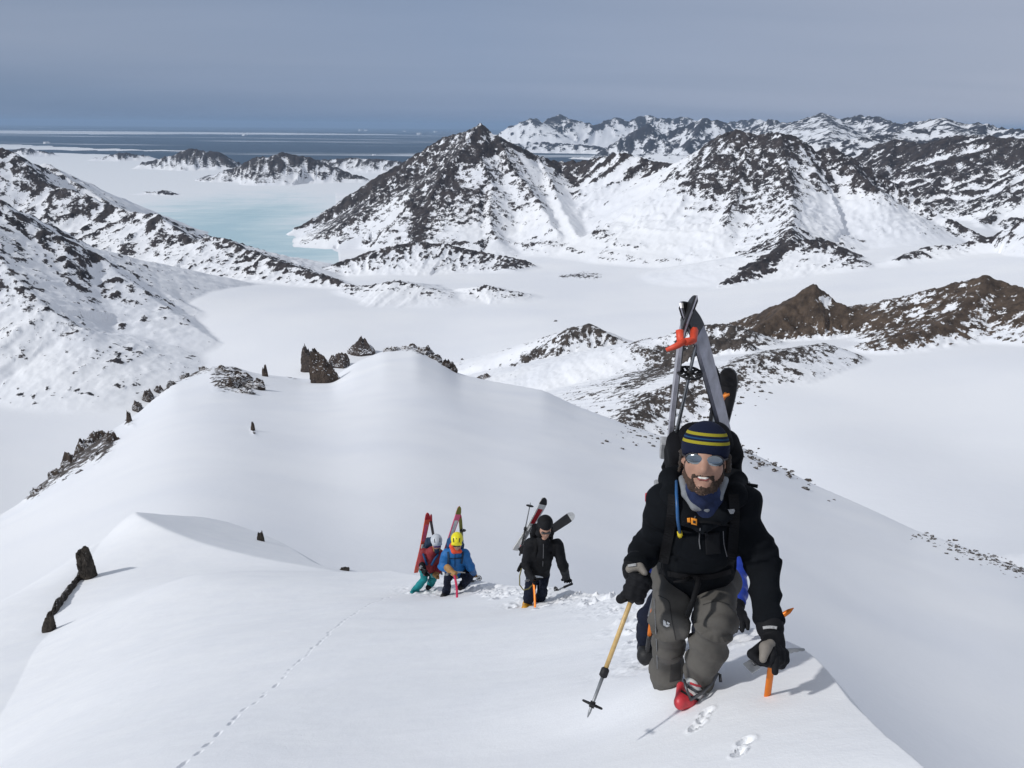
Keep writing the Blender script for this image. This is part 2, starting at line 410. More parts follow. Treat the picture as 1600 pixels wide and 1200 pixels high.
ridge(2, [(1030, 254, 4580), (1060, 255, 4500), (1090, 240, 4400), (1125, 210, 4300), (1150, 202, 4250), (1185, 211, 4250), (1215, 206, 4200), (1245, 214, 4200), (1275, 236, 4250),
          (1300, 229, 4250), (1330, 246, 4250), (1370, 270, 4250), (1430, 307, 4200), (1480, 341, 4100), (1530, 364, 4000)], 0.84, 0.47, lam=0.018, shear=-0.5)
ridge(2, [(1140, 206, 4270), (1105, 262, 4040), (1070, 305, 3850), (1045, 345, 3680)], 0.8, 0.42, lam=0.016, shear=0.3)
ridge(2, [(1220, 208, 4180), (1228, 258, 3960), (1238, 305, 3700), (1240, 345, 3420), (1235, 380, 3120)], 0.75, 0.47, lam=0.015, shear=0.3)
ridge(2, [(1170, 208, 4250), (1160, 262, 4000), (1150, 310, 3760), (1130, 350, 3550)], 0.75, 0.46, lam=0.015, shear=0.3)
ridge(2, [(1300, 230, 4250), (1345, 272, 4080), (1368, 292, 3980)], 0.85, 0.50, lam=0.014, shear=0.3)
ridge(19, [(1300, 378, 3150), (1262, 374, 3100), (1225, 384, 3020), (1165, 424, 2780), (1100, 458, 2640)], 0.62, 0.55, lam=0.012, hgt=90)
ridge(19, [(1225, 384, 3020), (1300, 392, 2980), (1330, 400, 2950)], 0.4, 0.35, lam=0.012, hgt=40)
ridge(22, [(1720, 290, 3200), (1640, 322, 3200), (1600, 344, 3200), (1550, 370, 3200), (1500, 382, 3150), (1455, 385, 3080), (1408, 402, 2980)], 0.42, 0.36, lam=0.012, hgt=130)
ridge(20, [(532, 410, 3430), (590, 389, 3450), (650, 378, 3470), (700, 382, 3450), (748, 394, 3400), (790, 400, 3350)], 0.42, 0.46, lam=0.010, hgt=60)
# left of the valley
ridge(4, [(-160, 190, 4500), (0, 231, 4300), (22, 238, 4250), (40, 255, 4200), (75, 288, 4100), (130, 302, 3980), (165, 320, 3900), (205, 330, 3780), (248, 335, 3650), (268, 352, 3560), (300, 374, 3430), (330, 384, 3330)], 0.62, 0.38, lam=0.022, shear=0.3, gw=0.35)
ridge(4, [(48, 262, 4500), (72, 254, 4480), (115, 283, 4350), (150, 304, 4250), (178, 322, 4150)], 0.62, 0.30, lam=0.02, gw=0.35)
ridge(21, [(322, 370, 3380), (345, 371, 3340), (380, 388, 3220), (430, 406, 3060), (490, 426, 2900), (560, 449, 2740)], 0.45, 0.42, lam=0.016, gw=0.35, hgt=80)
ridge(21, [(570, 447, 2650), (620, 438, 2600), (672, 452, 2550)], 0.22, 0.30, lam=0.008, hgt=25)
ridge(21, [(738, 457, 2560), (758, 446, 2580), (795, 455, 2560)], 0.22, 0.34, lam=0.006, hgt=18)
ridge(5, [(-260, 190, 2800), (-100, 265, 2700), (0, 314, 2600), (40, 345, 2550), (100, 372, 2500), (150, 396, 2500), (200, 421, 2550), (232, 437, 2600)], 0.55, 0.36, lam=0.02, shear=-0.5, gw=0.32)
ridge(5, [(-60, 330, 2500), (20, 430, 2250), (70, 480, 2130), (118, 510, 2070)], 0.45, 0.33, lam=0.018, gw=0.32)
# nearer rocky hills
ridge(6, [(775, 588, 1420), (840, 546, 1470), (888, 515, 1500), (903, 511, 1500), (920, 506, 1510), (950, 521, 1500), (1000, 544, 1480), (1050, 553, 1440)], 0.60, 0.40, lam=0.014, k=0.003, fmin=0.5)
ridge(6, [(895, 514, 1490), (868, 548, 1440), (850, 575, 1400), (835, 598, 1370)], 0.55, 0.42, lam=0.012, k=0.003)
ridge(6, [(920, 506, 1510), (915, 560, 1440), (945, 600, 1370)], 0.55, 0.34, lam=0.012, k=0.003)
ridge(7, [(1158, 530, 1320), (1200, 500, 1380), (1240, 466, 1430), (1270, 443, 1450), (1300, 467, 1450), (1340, 485, 1440), (1390, 498, 1420), (1440, 495, 1420), (1480, 478, 1440), (1510, 446, 1450), (1541, 430, 1450), (1570, 441, 1450), (1620, 458, 1400), (1700, 470, 1350)], 0.72, 0.58, lam=0.012, rock_low=0.5, k=0.002)
ridge(7, [(1541, 431, 1450), (1505, 485, 1350), (1450, 515, 1260), (1400, 528, 1220)], 0.5, 0.52, lam=0.012)
ridge(8, [(972, 610, 1130), (1010, 585, 1150), (1045, 562, 1160), (1085, 540, 1170), (1125, 528, 1190), (1165, 532, 1180)], 0.6, 0.55, lam=0.012, hgt=40, fmin=0.5)
ridge(8, [(1040, 525, 1280), (1085, 508, 1290), (1130, 506, 1290), (1160, 512, 1280)], 0.35, 0.45, lam=0.012, hgt=25, fmin=0.5)
ridge(8, [(975, 655, 800), (1010, 628, 850), (1060, 600, 900), (1120, 578, 950), (1200, 552, 1020), (1290, 536, 1120)], 0.35, 0.40, lam=0.022, reach=0.6, hgt=7, amp=0.3, rock_low=0.05, fmin=0.5)

# --- the wide snow shelf below the ridge, with its dome
sil = np.array([(-420, 985, 190), (-200, 890, 220), (0, 806, 255), (40, 781, 270), (100, 727, 300), (180, 669, 350), (215, 646, 370), (270, 599, 420), (330, 572, 470), (365, 573, 480), (400, 583, 480), (470, 592, 480), (520, 590, 490),
                (555, 566, 500), (600, 548, 500), (650, 546, 500), (690, 566, 480), (718, 584, 470), (760, 594, 460), (850, 610, 430), (900, 634, 410), (980, 664, 385), (1060, 690, 360), (1150, 694, 340), (1185, 714, 325),
                (1270, 757, 300), (1350, 792, 280), (1430, 830, 260), (1520, 862, 240), (1600, 893, 225), (1800, 985, 200)], float)
nearrow = np.array([(-420, 1150), (0, 1010), (150, 960), (300, 905), (450, 930), (600, 955), (900, 1000), (1100, 1070), (1250, 1160), (1430, 1320), (1600, 1450), (1800, 1560)], float)
sa = np.array([az_of(p[0], p[1]) for p in sil]); st = np.array([t_of(p[0], p[1]) for p in sil])
na_ = np.array([az_of(p[0], p[1]) for p in nearrow]); ntt = np.array([t_of(p[0], p[1]) for p in nearrow])
rc_ = np.interp(az, sa, sil[:, 2]); tc_ = np.interp(az, sa, st); tn_ = np.interp(az, na_, ntt)
def box(v, n): return np.convolve(np.pad(v, n, mode='edge'), np.ones(2 * n + 1) / (2 * n + 1), mode='valid')
rc_ = box(box(rc_, 16), 16); tn_ = box(box(tn_, 45), 45); tcs = box(box(tc_, 30), 30); tc_ = box(box(tc_, 3), 3)
i0, i1 = np.searchsorted(rr, [3.5, 1200])
sl = (slice(i0, i1), slice(None))
r = RR[sl]; lu = np.log(np.maximum(r, 1) / 60.0) / np.log(rc_[None, :] / 60.0)
wc = sstep(0.72, 1.0, lu)
tcm = tcs[None] + (tc_ - tcs)[None] * wc
tt = tn_[None] + (tcm - tn_[None]) * np.where(lu < 1, np.sin(np.clip(lu, -0.8, 1) * math.pi / 2) * 0.55 + np.clip(lu, -0.8, 1) * 0.45, 1)
M = -tt * r
zc = -tc_ * rc_
over = np.maximum(r - rc_[None], 0)
M = np.where(over > 0, zc[None] - 0.30 * over - 0.55 * over * (1 - np.exp(-over / 25.0)), M)
M = M - np.maximum(20 - r, 0) * sstep(0.15, 0.0, AZ[sl])
M = M + 0.5 * fbm(X[sl] / 45, Y[sl] / 45, 3, 5) * sstep(60, 150, r) * np.clip((rc_[None] - r) / 60, 0, 1)
base = H[sl]
win = M > base
H[sl] = np.where(r < 700, np.maximum(base, M), base)
win &= r < 700
REG[sl] = np.where(win, 30, REG[sl]); ROCK[sl] = np.where(win, -1, ROCK[sl])

# --- the corniced ridge the party climbs
top = [(1430, 1200, 2.25), (1330, 1095, 2.85), (1250, 1010, 3.6), (1150, 970, 4.8), (1050, 947, 6.8), (960, 929, 8.9), (880, 917, 11.0), (760, 906, 14.0), (640, 898, 16.8), (515, 890, 21.0), (400, 869, 24.6), (290, 838, 27.6), (215, 804, 30.4)]
rib = [(165, 836, 30.6), (140, 872, 28.2), (105, 930, 24.0), (72, 992, 20.0), (0, 1120, 12.0), (-130, 1260, 8.2)]
inner = [(1065, 1096, 2.98), (1045, 1066, 3.20), (1197, 1085, 2.90), (835, 948, 9.75), (700, 932, 12.9), (648, 926, 13.6), (300, 1195, 3.75), (600, 942, 11.6), (300, 1000, 10.6), (300, 900, 18.5), (930, 1140, 3.05), (600, 1150, 3.7), (800, 1040, 5.3), (1008, 1042, 3.85), (450, 960, 11.8), (0, 1200, 7.2), (150, 1300, 3.3), (-80, 1330, 4.2), (500, 1050, 6.3), (150, 1080, 9.2)]
Pt = [atr(*p) for p in top + rib + inner] + [np.array([0, 0, -1.62]), np.array([-4, 0, -3.5]), np.array([0.9, -0.6, -1.75]), np.array([-1, -4, -1.0])]
Pt = np.array(Pt)
fitF = rbf_fit(Pt[:, :2], Pt[:, 2])
lee_far = [(520, 889, 23.5), (460, 857, 31.0), (400, 829, 36.0), (330, 808, 37.5), (255, 803, 34.0)]
fitL = rbf_fit(np.array([atr(*p)[:2] for p in top[9:] + lee_far]), np.array([atr(*p)[2] for p in top[9:] + lee_far]))
poly = [np.array([1.3, -5, 0]), np.array([1.25, 0.2, 0])] + [atr(*p) for p in top[:9]] + [atr(*p) for p in lee_far] + [atr(215, 804, 31.4)] + [atr(*p) for p in rib] + [np.array([-9, -5, 0])]
poly = np.array(poly)[:, :2]
# round the outline (Chaikin)
for _ in range(2):
    q = [poly[0]]
    for a, b in zip(poly[:-1], poly[1:]):
        q += [a * 0.75 + b * 0.25, a * 0.25 + b * 0.75]
    q.append(poly[-1]); poly = np.array(q)
i1 = np.searchsorted(rr, 110)
sl = (slice(0, i1), slice(None))
x = X[sl]; y = Y[sl]
def poly_dist(x, y):
    best = np.full(x.shape, 1e9); ins = np.zeros(x.shape, bool); bx = np.zeros(x.shape); by = np.zeros(x.shape)
    n = len(poly)
    for i in range(n):
        a = poly[i]; b = poly[(i + 1) % n]
        e = b - a; l2 = e @ e + 1e-12
        t = np.clip(((x - a[0]) * e[0] + (y - a[1]) * e[1]) / l2, 0, 1)
        cx = a[0] + t * e[0]; cy = a[1] + t * e[1]
        d2 = (x - cx) ** 2 + (y - cy) ** 2
        mk = d2 < best
        best = np.where(mk, d2, best); bx = np.where(mk, cx, bx); by = np.where(mk, cy, by)
        cr = ((a[1] > y) != (b[1] > y)) & (x < (b[0] - a[0]) * (y - a[1]) / (b[1] - a[1] + 1e-12) + a[0])
        ins ^= cr
    return np.sqrt(best), ins, bx, by
dist, ins, bx, by = poly_dist(x, y)
out = np.where(ins, 0, dist)
# outside the rim take the height of the rim and fall away from there
Tz = rbf_eval(fitF, np.where(ins, x, bx), np.where(ins, y, by))
tx, ty = np.where(ins, x, bx), np.where(ins, y, by)
wl_ = sstep(18.0, 21.0, np.hypot(tx, ty)) * sstep(-0.62, -0.55, np.arctan2(tx, ty)) * sstep(0.0, -0.12, np.arctan2(tx, ty))
dT = Tz - rbf_eval(fitL, tx, ty)
Tz = Tz - wl_ * 0.5 * (dT + np.sqrt(dT * dT + 0.0025))
rb = np.hypot(bx, by); ab = np.arctan2(bx, by)
nose = sstep(17, 22, rb) * sstep(-0.56, -0.47, ab) * sstep(-0.19, -0.27, ab)               # the lee face beside the nose is gentler
leftside = sstep(-0.50, -0.56, ab)
steep = 1.15 + (0.95 - 1.15) * np.clip(nose, 0, 1) + (0.42 - 1.15) * np.clip(leftside, 0, 1)
rim = 0.15 * sstep(0, 0.4, out) 
lw = 7.0 * np.clip(leftside, 0, 1) * sstep(3, 9, rb)
fall = steep * (np.sqrt(out * out + lw * lw) - lw) + (0.03 - 0.024 * nose - 0.022 * np.clip(leftside, 0, 1)) * out * out
Fz = Tz - fall
# gentle wind drift on the snow
Fz = Fz + 0.022 * fbm(x / 1.9, y / 1.3, 3, 71) * sstep(1.5, 4, RR[sl]) + 0.0035 * fbm(x / 0.25, y / 0.18, 3, 72)
def ground_F(px_, py_):
    return rbf_eval(fitF, np.array([px_]), np.array([py_]))[0]
def dent(cx, cy, sx, sy, ang, depth, lip=0.4):
    c, s = math.cos(ang), math.sin(ang)
    u = ((x - cx) * c + (y - cy) * s) / sx; v = (-(x - cx) * s + (y - cy) * c) / sy
    q = u * u + v * v
    return -depth * np.exp(-q ** 2 * 0.9) + depth * lip * np.exp(-((np.sqrt(q) - 1.35) / 0.3) ** 2)
def hit(px, py, it=40):                                                         # pixel -> point on the ridge snow
    v = ray(px, py); h = math.hypot(v[0], v[1]); lo, hi = 1.2 / h, 60.0 / h
    ds = np.exp(np.linspace(math.log(lo), math.log(hi), 400))
    z = rbf_eval(fitF, v[0] * ds, v[1] * ds)
    k = np.argmax(v[2] * ds < z)
    return v * ds[max(k, 0)]
rnd = random.Random(5)
# trodden trail up the crest
trail = [(655, 918), (690, 925), (725, 920), (760, 918), (800, 925), (840, 938), (880, 938), (920, 936), (955, 940), (990, 950), (1040, 968), (1075, 985), (1085, 1010)]
tp = [hit(*p) for p in trail]
dents = np.zeros_like(Fz)
for a, b in zip(tp[:-1], tp[1:]):
    n = max(3, int(np.linalg.norm(b - a) / 0.16))
    for i in range(n):
        p = a + (b - a) * (i + rnd.random()) / n
        sx = rnd.uniform(0.06, 0.15)
        dents += dent(p[0] + rnd.gauss(0, 0.24), p[1] + rnd.gauss(0, 0.24), sx, sx * rnd.uniform(0.5, 0.8), rnd.uniform(0, 3.1), rnd.uniform(0.03, 0.07), rnd.uniform(0.3, 0.7))
for px_, py_, sx in ((1090, 1134, 0.034), (1104, 1117, 0.03), (1097, 1126, 0.026), (1165, 1163, 0.034), (1152, 1182, 0.026), (1083, 1142, 0.022), (1158, 1173, 0.022)):
    p = hit(px_, py_)
    dents += dent(p[0], p[1], sx, sx * 0.6, 0.7, 0.020, 0.35)
near_trail = np.full(x.shape, 9.0)
for p in tp:
    near_trail = np.minimum(near_trail, np.hypot(x - p[0], y - p[1]))
tm = sstep(0.75, 0.2, near_trail)
dents = dents * (1 + 0.5 * fbm(x / 0.06, y / 0.06, 3, 91)) + tm * 0.035 * fbm(x / 0.10, y / 0.10, 3, 92)
# a thin line of small prints running down the slope
line = [(632, 928), (600, 936), (565, 952), (530, 975), (490, 1012), (450, 1052), (410, 1088), (370, 1122), (330, 1160), (285, 1196), (240, 1240)]
lp = [hit(*p) for p in line]
for a, b in zip(lp[:-1], lp[1:]):
    n = max(2, int(np.linalg.norm(b[:2] - a[:2]) / 0.20))
    an = math.atan2(b[1] - a[1], b[0] - a[0])
    for i in range(n):
        p = a + (b - a) * (i + 0.2 * rnd.random()) / n
        dents += dent(p[0] + rnd.gauss(0, 0.012), p[1] + rnd.gauss(0, 0.012), rnd.uniform(0.035, 0.10), 0.013, an, rnd.uniform(0.004, 0.016), 0.05)
Fz = Fz + dents * ins
SNOW_T = Fz
base = H[sl]
win = Fz > base
H[sl] = smax(Fz, base, 0.02 * np.maximum(RR[sl] - 15, 0.01))
REG[sl] = np.where(win, 31, REG[sl]); ROCK[sl] = np.where(win, -1, ROCK[sl])

# --- patches of bare rock, placed where they lie on these slopes
PX, PY = project(np.stack([X, Y, H], -1))
def patch(reg, cx, cy, sx, sy, val, ang=0.0, lift=0.0, sc=0.01):
    mk = (REG == reg) & (np.abs(PX - cx) < 3 * max(sx, sy)) & (np.abs(PY - cy) < 3 * max(sx, sy))
    if not mk.any(): return
    c, s = math.cos(ang), math.sin(ang)
    u = ((PX[mk] - cx) * c + (PY[mk] - cy) * s) / sx; v = (-(PX[mk] - cx) * s + (PY[mk] - cy) * c) / sy
    w = np.exp(-(u * u + v * v))
    rm = np.median(RR[mk])
    nz = fbm(X[mk] / (sc * rm), Y[mk] / (sc * rm), 5, int(cx) % 97, 0.6)
    o = ROCK[mk]
    wq = np.sqrt(w)
    ROCK[mk] = o * (1 - wq) + wq * (val + (-0.07 if reg == 30 else 0.03) + (0.85 if reg == 30 else 0.60) * nz) if val > 0 else o + w * val
    if lift:
        H[mk] += np.clip(w - 0.25, 0, 1) * lift * np.clip(0.6 + 1.1 * nz, 0, 2)
for a in ((60, 765, 39, 13, 0.76, -.75), (110, 722, 34, 17, 0.80, -.85), (148, 690, 39, 21, 0.86, -.8), (165, 700, 29, 13, 0.69, -1.1), (205, 632, 18, 8, 0.76, -.7), (232, 622, 29, 9, 0.76, -.65),
          (262, 604, 27, 6, 0.74, -.55), (200, 660, 6, 13, 0.64, -1.0), (302, 585, 23, 5, 0.69, -.4), (352, 590, 27, 16, 0.80, .3), (378, 605, 29, 12, 0.80, .35), (365, 578, 16, 6, 0.74, .2), (345, 600, 16, 16, 0.59, 0)):
    patch(30, *a, lift=1.2)
for a in ((396, 674, 4, 8, .7, -.6), (440, 580, 10, 3, .6, .2), (455, 590, 16, 4, .6, .3), (610, 547, 14, 4, .6, 0), (655, 550, 26, 6, .66, .3), (690, 566, 18, 6, .66, .75), (628, 545, 20, 4, .6, 0), (757, 590, 14, 4, .7, .1),
          (1165, 700, 16, 7, .5, .6), (1190, 715, 18, 6, .45, .5), (1560, 876, 40, 7, .5, .35), (1490, 852, 40, 4, .45, .35), (1590, 890, 26, 8, .5, .3)):
    patch(30, *a, lift=0.5)
for a in ((912, 430, 30, 7, .55, 0), (925, 432, 20, 6, .5, 0), (880, 432, 12, 3, .6, 0), (805, 400, 10, 2, .5, 0), (860, 400, 10, 2, .45, 0)):
    patch(0, *a, lift=3.0, sc=0.003)
# the left peak: dark strips on the flank above the fjord, clean snow on the apron
for a in ((560, 330, 80, 12, .60, -.55), (640, 275, 70, 16, .55, -.6), (720, 215, 30, 18, .55, -.5), (700, 290, 22, 40, .60, .3), (655, 345, 12, 30, .70, .1), (735, 330, 30, 20, .45, 0)):
    patch(1, *a, sc=0.008)
for a in ((900, 340, 60, 30, -.35), (950, 310, 40, 40, -.3), (830, 240, 24, 14, -.2), (960, 365, 60, 20, -.4)):
    patch(1, *a)
for a in ((1010, 330, 60, 40, -.4), (1080, 370, 60, 26, -.45), (1300, 330, 50, 30, -.4), (1400, 340, 80, 26, -.40), (1260, 260, 14, 30, -.2)):
    patch(2, *a)
for a in ((1150, 215, 40, 16, .62, 0), (1215, 215, 34, 16, .62, 0), (1180, 260, 40, 30, .55, 0), (1345, 265, 40, 14, .6, .7), (1410, 310, 40, 10, .5, .6)):
    patch(2, *a, sc=0.008)
patch(7, 1240, 495, 60, 28, .74, -.4, sc=0.006); patch(7, 1330, 498, 60, 14, .68, .1, sc=0.006); patch(7, 1545, 460, 50, 24, .62, 0); patch(7, 1290, 470, 14, 6, -.5, .6)
patch(7, 1450, 515, 60, 10, .62, 0)
patch(8, 1090, 545, 60, 10, .72, -.1); patch(8, 1040, 575, 50, 9, .66, -.4); patch(8, 1090, 610, 90, 24, .56, -.25); patch(8, 1010, 630, 30, 20, .58, -.5); patch(8, 1220, 550, 60, 14, .55, -.1)
patch(8, 1070, 585, 60, 5, -.9, -.35)

# --- write it out as separate stretches of land that share their edges
Z = H
P3 = np.stack([X, Y, Z], -1).astype(np.float32)
du = np.gradient(P3, axis=1); dv = np.gradient(P3, axis=0)
NRM = np.cross(du, dv); NRM /= np.linalg.norm(NRM, axis=-1, keepdims=True) + 1e-12
NRM *= np.sign(NRM[..., 2:3])
idx = np.arange(NR * NA).reshape(NR, NA)
quads = np.stack([idx[:-1, :-1], idx[:-1, 1:], idx[1:, 1:], idx[1:, :-1]], -1).reshape(-1, 4)
zf = Z.ravel(); keep = zf[quads].max(1) > -601.5
quads = quads[keep]
rq = REG.ravel()[quads]
fid = np.max(rq, axis=1)
LAB = {0: ('flat white glacier floor between the rocky hills', 'glacier'),
       1: ('steep dark-ribbed peak with a small summit knob beside the frozen fjord', 'mountain'),
       2: ('broad twin-topped snowy peak with brown summit rocks beyond the valley', 'mountain'),
       3: ('dark rocky mountain rising behind the twin-topped peak', 'mountain'),
       4: ('long snowy ridge running down to the near shore of the frozen fjord', 'mountain'),
       5: ('snow slope with thin rock streaks dropping to the flat glacier', 'mountain'),
       6: ('cone-shaped snow hill with scree on its sides, alone on the glacier', 'hill'),
       7: ('brown bare-rock hill joined to a darker pointed top by a low saddle', 'hill'),
       8: ('low rubble-covered hill at the foot of the brown rock hill', 'hill'),
       10: ('dark round-backed island in the fjord mouth', 'island'),
       11: ('snow-streaked domed island at the edge of the blue ice', 'island'),
       12: ('low dark island beside the round-backed one', 'island'),
       13: ('small low island far out before the open sea', 'island'),
       14: ('flat snowy island behind the domed one', 'island'),
       15: ('thin dark skerry lying in the blue fjord ice', 'island'),
       16: ('far bluish snow range beyond the blue bay', 'mountain range'),
       17: ('steep blue-shadowed peaks in front of the far snow range', 'mountain range'),
       18: ('jagged far range on the horizon behind the dark rocky mountain', 'mountain range'),
       19: ('brown rock spur at the foot of the twin-topped peak', 'hill'),
       20: ('low reddish rock hill at the foot of the steep dark-ribbed peak', 'hill'),
       21: ('low rounded ridge trailing off towards the flat glacier', 'hill'),
       22: ('snow shoulder with a few rock spots below the dark rocky mountain', 'mountain'),
       30: ('smooth snow bowl and dome below the climbers', 'snow slope'),
       31: ('white snow ridge the climbers are walking up', 'snow slope')}
MATOF = {0: MAT_MTN, 1: MAT_MTN, 2: MAT_MTN, 3: MAT_MTN, 4: MAT_MTN, 5: MAT_MTN, 6: MAT_HILL, 7: MAT_BROWN, 8: MAT_HILL, 19: MAT_MTN, 20: MAT_MTN, 21: MAT_MTN, 22: MAT_MTN,
         30: MAT_SHELF}
for k in (10, 11, 12, 13, 14, 15, 16, 17, 18): MATOF[k] = MAT_FAR
for k in (10, 11, 12, 13, 14, 15): MATOF[k] = MAT_MTN
def snow_mat():
    m, t, b = new_mat('wind_packed_snow')
    geo = N(t, 'ShaderNodeNewGeometry')
    n1 = noise_node(t, geo.outputs['Position'], 1.3, 5, 0.55)
    cr = ramp(t, [(0.3, (0.84, 0.85, 0.872)), (0.7, (0.88, 0.886, 0.895))]); L(t, n1.outputs['Fac'], cr.inputs[0])
    L(t, cr.outputs[0], b.inputs['Base Color'])
    b.inputs['Roughness'].default_value = 0.7; b.inputs['Specular IOR Level'].default_value = 0.25
    mp = N(t, 'ShaderNodeMapping'); mp.inputs['Scale'].default_value = (1, 2.2, 1); mp.inputs['Rotation'].default_value = (0, 0, 0.5); L(t, geo.outputs['Position'], mp.inputs[0])
    n2 = noise_node(t, mp.outputs[0], 7, 5, 0.6); n3 = noise_node(t, geo.outputs['Position'], 60, 4, 0.7)
    b1 = N(t, 'ShaderNodeBump'); b1.inputs['Distance'].default_value = 0.03; b1.inputs['Strength'].default_value = 0.09; L(t, n2.outputs['Fac'], b1.inputs['Height'])
    b2 = N(t, 'ShaderNodeBump'); b2.inputs['Distance'].default_value = 0.006; b2.inputs['Strength'].default_value = 0.35; L(t, n3.outputs['Fac'], b2.inputs['Height']); L(t, b1.outputs[0], b2.inputs['Normal'])
    L(t, b2.outputs[0], b.inputs['Normal'])
    return m
MAT_SNOW = snow_mat(); MATOF[31] = MAT_SNOW
allP = P3.reshape(-1, 3); allN = NRM.reshape(-1, 3); allR = ROCK.ravel()
for k, name in regions.items():
    q = quads[fid == k]
    if len(q) == 0: continue
    u, inv = np.unique(q, return_inverse=True)
    me = raw_mesh(name, allP[u], inv.reshape(-1, 4))
    at_ = me.attributes.new('rock', 'FLOAT', 'POINT'); at_.data.foreach_set('value', np.ascontiguousarray(allR[u], dtype=np.float32))
    me.normals_split_custom_set_from_vertices(allN[u].astype(np.float32))
    o = link(name, me, MATOF[k])
    tag(o, LAB[k][0], LAB[k][1], kind='structure')

# --- sea, fjord ice, pack ice
def disc_poly(name, pts, mat, label, cat, kind='structure'):
    me = bpy.data.meshes.new(name)
    me.from_pydata([tuple(p) for p in pts], [], [list(range(len(pts)))])
    me.update()
    o = link(name, me, mat); tag(o, label, cat, kind=kind)
    return o
def sea_mat():
    m, t, b = new_mat('sea_water')
    geo = N(t, 'ShaderNodeNewGeometry')
    mp = N(t, 'ShaderNodeMapping'); mp.inputs['Scale'].default_value = (1 / 14000, 1 / 3200, 1); mp.inputs['Rotation'].default_value = (0, 0, 0.12); L(t, geo.outputs['Position'], mp.inputs[0])
    n1 = noise_node(t, mp.outputs[0], 1.0, 9, 0.62)
    mr = N(t, 'ShaderNodeMapRange'); mr.inputs[1].default_value = 0.545; mr.inputs[2].default_value = 0.66; L(t, n1.outputs['Fac'], mr.inputs[0])
    mx = N(t, 'ShaderNodeMix', data_type='RGBA'); mx.inputs[6].default_value = (0.035, 0.065, 0.105, 1); mx.inputs[7].default_value = (0.62, 0.66, 0.70, 1)
    L(t, mr.outputs[0], mx.inputs[0]); L(t, mx.outputs[2], b.inputs['Base Color'])
    b.inputs['Roughness'].default_value = 0.55
    b.inputs['IOR'].default_value = 1.33
    return m
def ice_mat():
    m, t, b = new_mat('fjord_ice')
    geo = N(t, 'ShaderNodeNewGeometry')
    mp = N(t, 'ShaderNodeMapping'); mp.inputs['Scale'].default_value = (1 / 1500, 1 / 2600, 1); mp.inputs['Rotation'].default_value = (0, 0, -0.3); L(t, geo.outputs['Position'], mp.inputs[0])
    n1 = noise_node(t, mp.outputs[0], 0.8, 7, 0.60, 0.6)
    mp2 = N(t, 'ShaderNodeMapping'); mp2.inputs['Scale'].default_value = (1 / 420, 1 / 120, 1); mp2.inputs['Rotation'].default_value = (0, 0, 0.35); L(t, geo.outputs['Position'], mp2.inputs[0])
    n2 = noise_node(t, mp2.outputs[0], 1, 6, 0.65)
    ad = N(t, 'ShaderNodeMath', operation='MULTIPLY_ADD'); ad.inputs[1].default_value = 0.35; L(t, n2.outputs['Fac'], ad.inputs[0]); L(t, n1.outputs['Fac'], ad.inputs[2])
    # blown-clear blue ice mostly lies along the middle of the fjord; snow banks up by the shores
    ctr = atr(345, 335, 5200)
    vd = N(t, 'ShaderNodeVectorMath', operation='SUBTRACT'); vd.inputs[1].default_value = tuple(ctr); L(t, geo.outputs['Position'], vd.inputs[0])
    vs_ = N(t, 'ShaderNodeMapping'); vs_.inputs['Rotation'].default_value = (0, 0, -0.22); vs_.inputs['Scale'].default_value = (1 / 1300, 1 / 2600, 0); L(t, vd.outputs[0], vs_.inputs[0])
    vl = N(t, 'ShaderNodeVectorMath', operation='LENGTH'); L(t, vs_.outputs[0], vl.inputs[0])
    sb = N(t, 'ShaderNodeMath', operation='MULTIPLY_ADD'); sb.inputs[1].default_value = 0.23; L(t, vl.outputs['Value'], sb.inputs[0]); L(t, ad.outputs[0], sb.inputs[2])
    cr = ramp(t, [(0.60, (0.44, 0.60, 0.66)), (0.72, (0.57, 0.70, 0.74)), (0.84, (0.74, 0.80, 0.83)), (0.95, (0.82, 0.84, 0.86))])
    L(t, sb.outputs[0], cr.inputs[0]); L(t, cr.outputs[0], b.inputs['Base Color'])
    b.inputs['Roughness'].default_value = 0.6; b.inputs['Specular IOR Level'].default_value = 0.25
    return m
def pack_mat():
    m, t, b = new_mat('pack_ice')
    geo = N(t, 'ShaderNodeNewGeometry')
    mp = N(t, 'ShaderNodeMapping'); mp.inputs['Scale'].default_value = (1 / 6000, 1 / 2500, 1); L(t, geo.outputs['Position'], mp.inputs[0])
    n1 = noise_node(t, mp.outputs[0], 1, 6, 0.6)
    cr = ramp(t, [(0.3, (0.60, 0.65, 0.70)), (0.55, (0.82, 0.83, 0.84))]); L(t, n1.outputs['Fac'], cr.inputs[0]); L(t, cr.outputs[0], b.inputs['Base Color'])
    b.inputs['Roughness'].default_value = 0.7
    return m
RS = 160000.0
disc_poly('sea', [(RS * math.sin(a), RS * math.cos(a), SEA) for a in np.linspace(2.2, -2.2, 60)] + [(0, -2000, SEA)], sea_mat(), 'dark grey-blue open sea reaching the horizon', 'sea')
def sea_pt(px, py, z):
    v = ray(px, py); return v * (z / v[2])
zi = SEA + 0.6
ice_pts = [(-420, 237.5), (-100, 238.5), (60, 239.5), (150, 240), (230, 250), (300, 258), (380, 260), (470, 263), (560, 266), (640, 272), (760, 285)]
far_edge = [sea_pt(a, b + 1.0 * math.sin(i * 2.3), zi) for i, (a, b) in enumerate(ice_pts)]
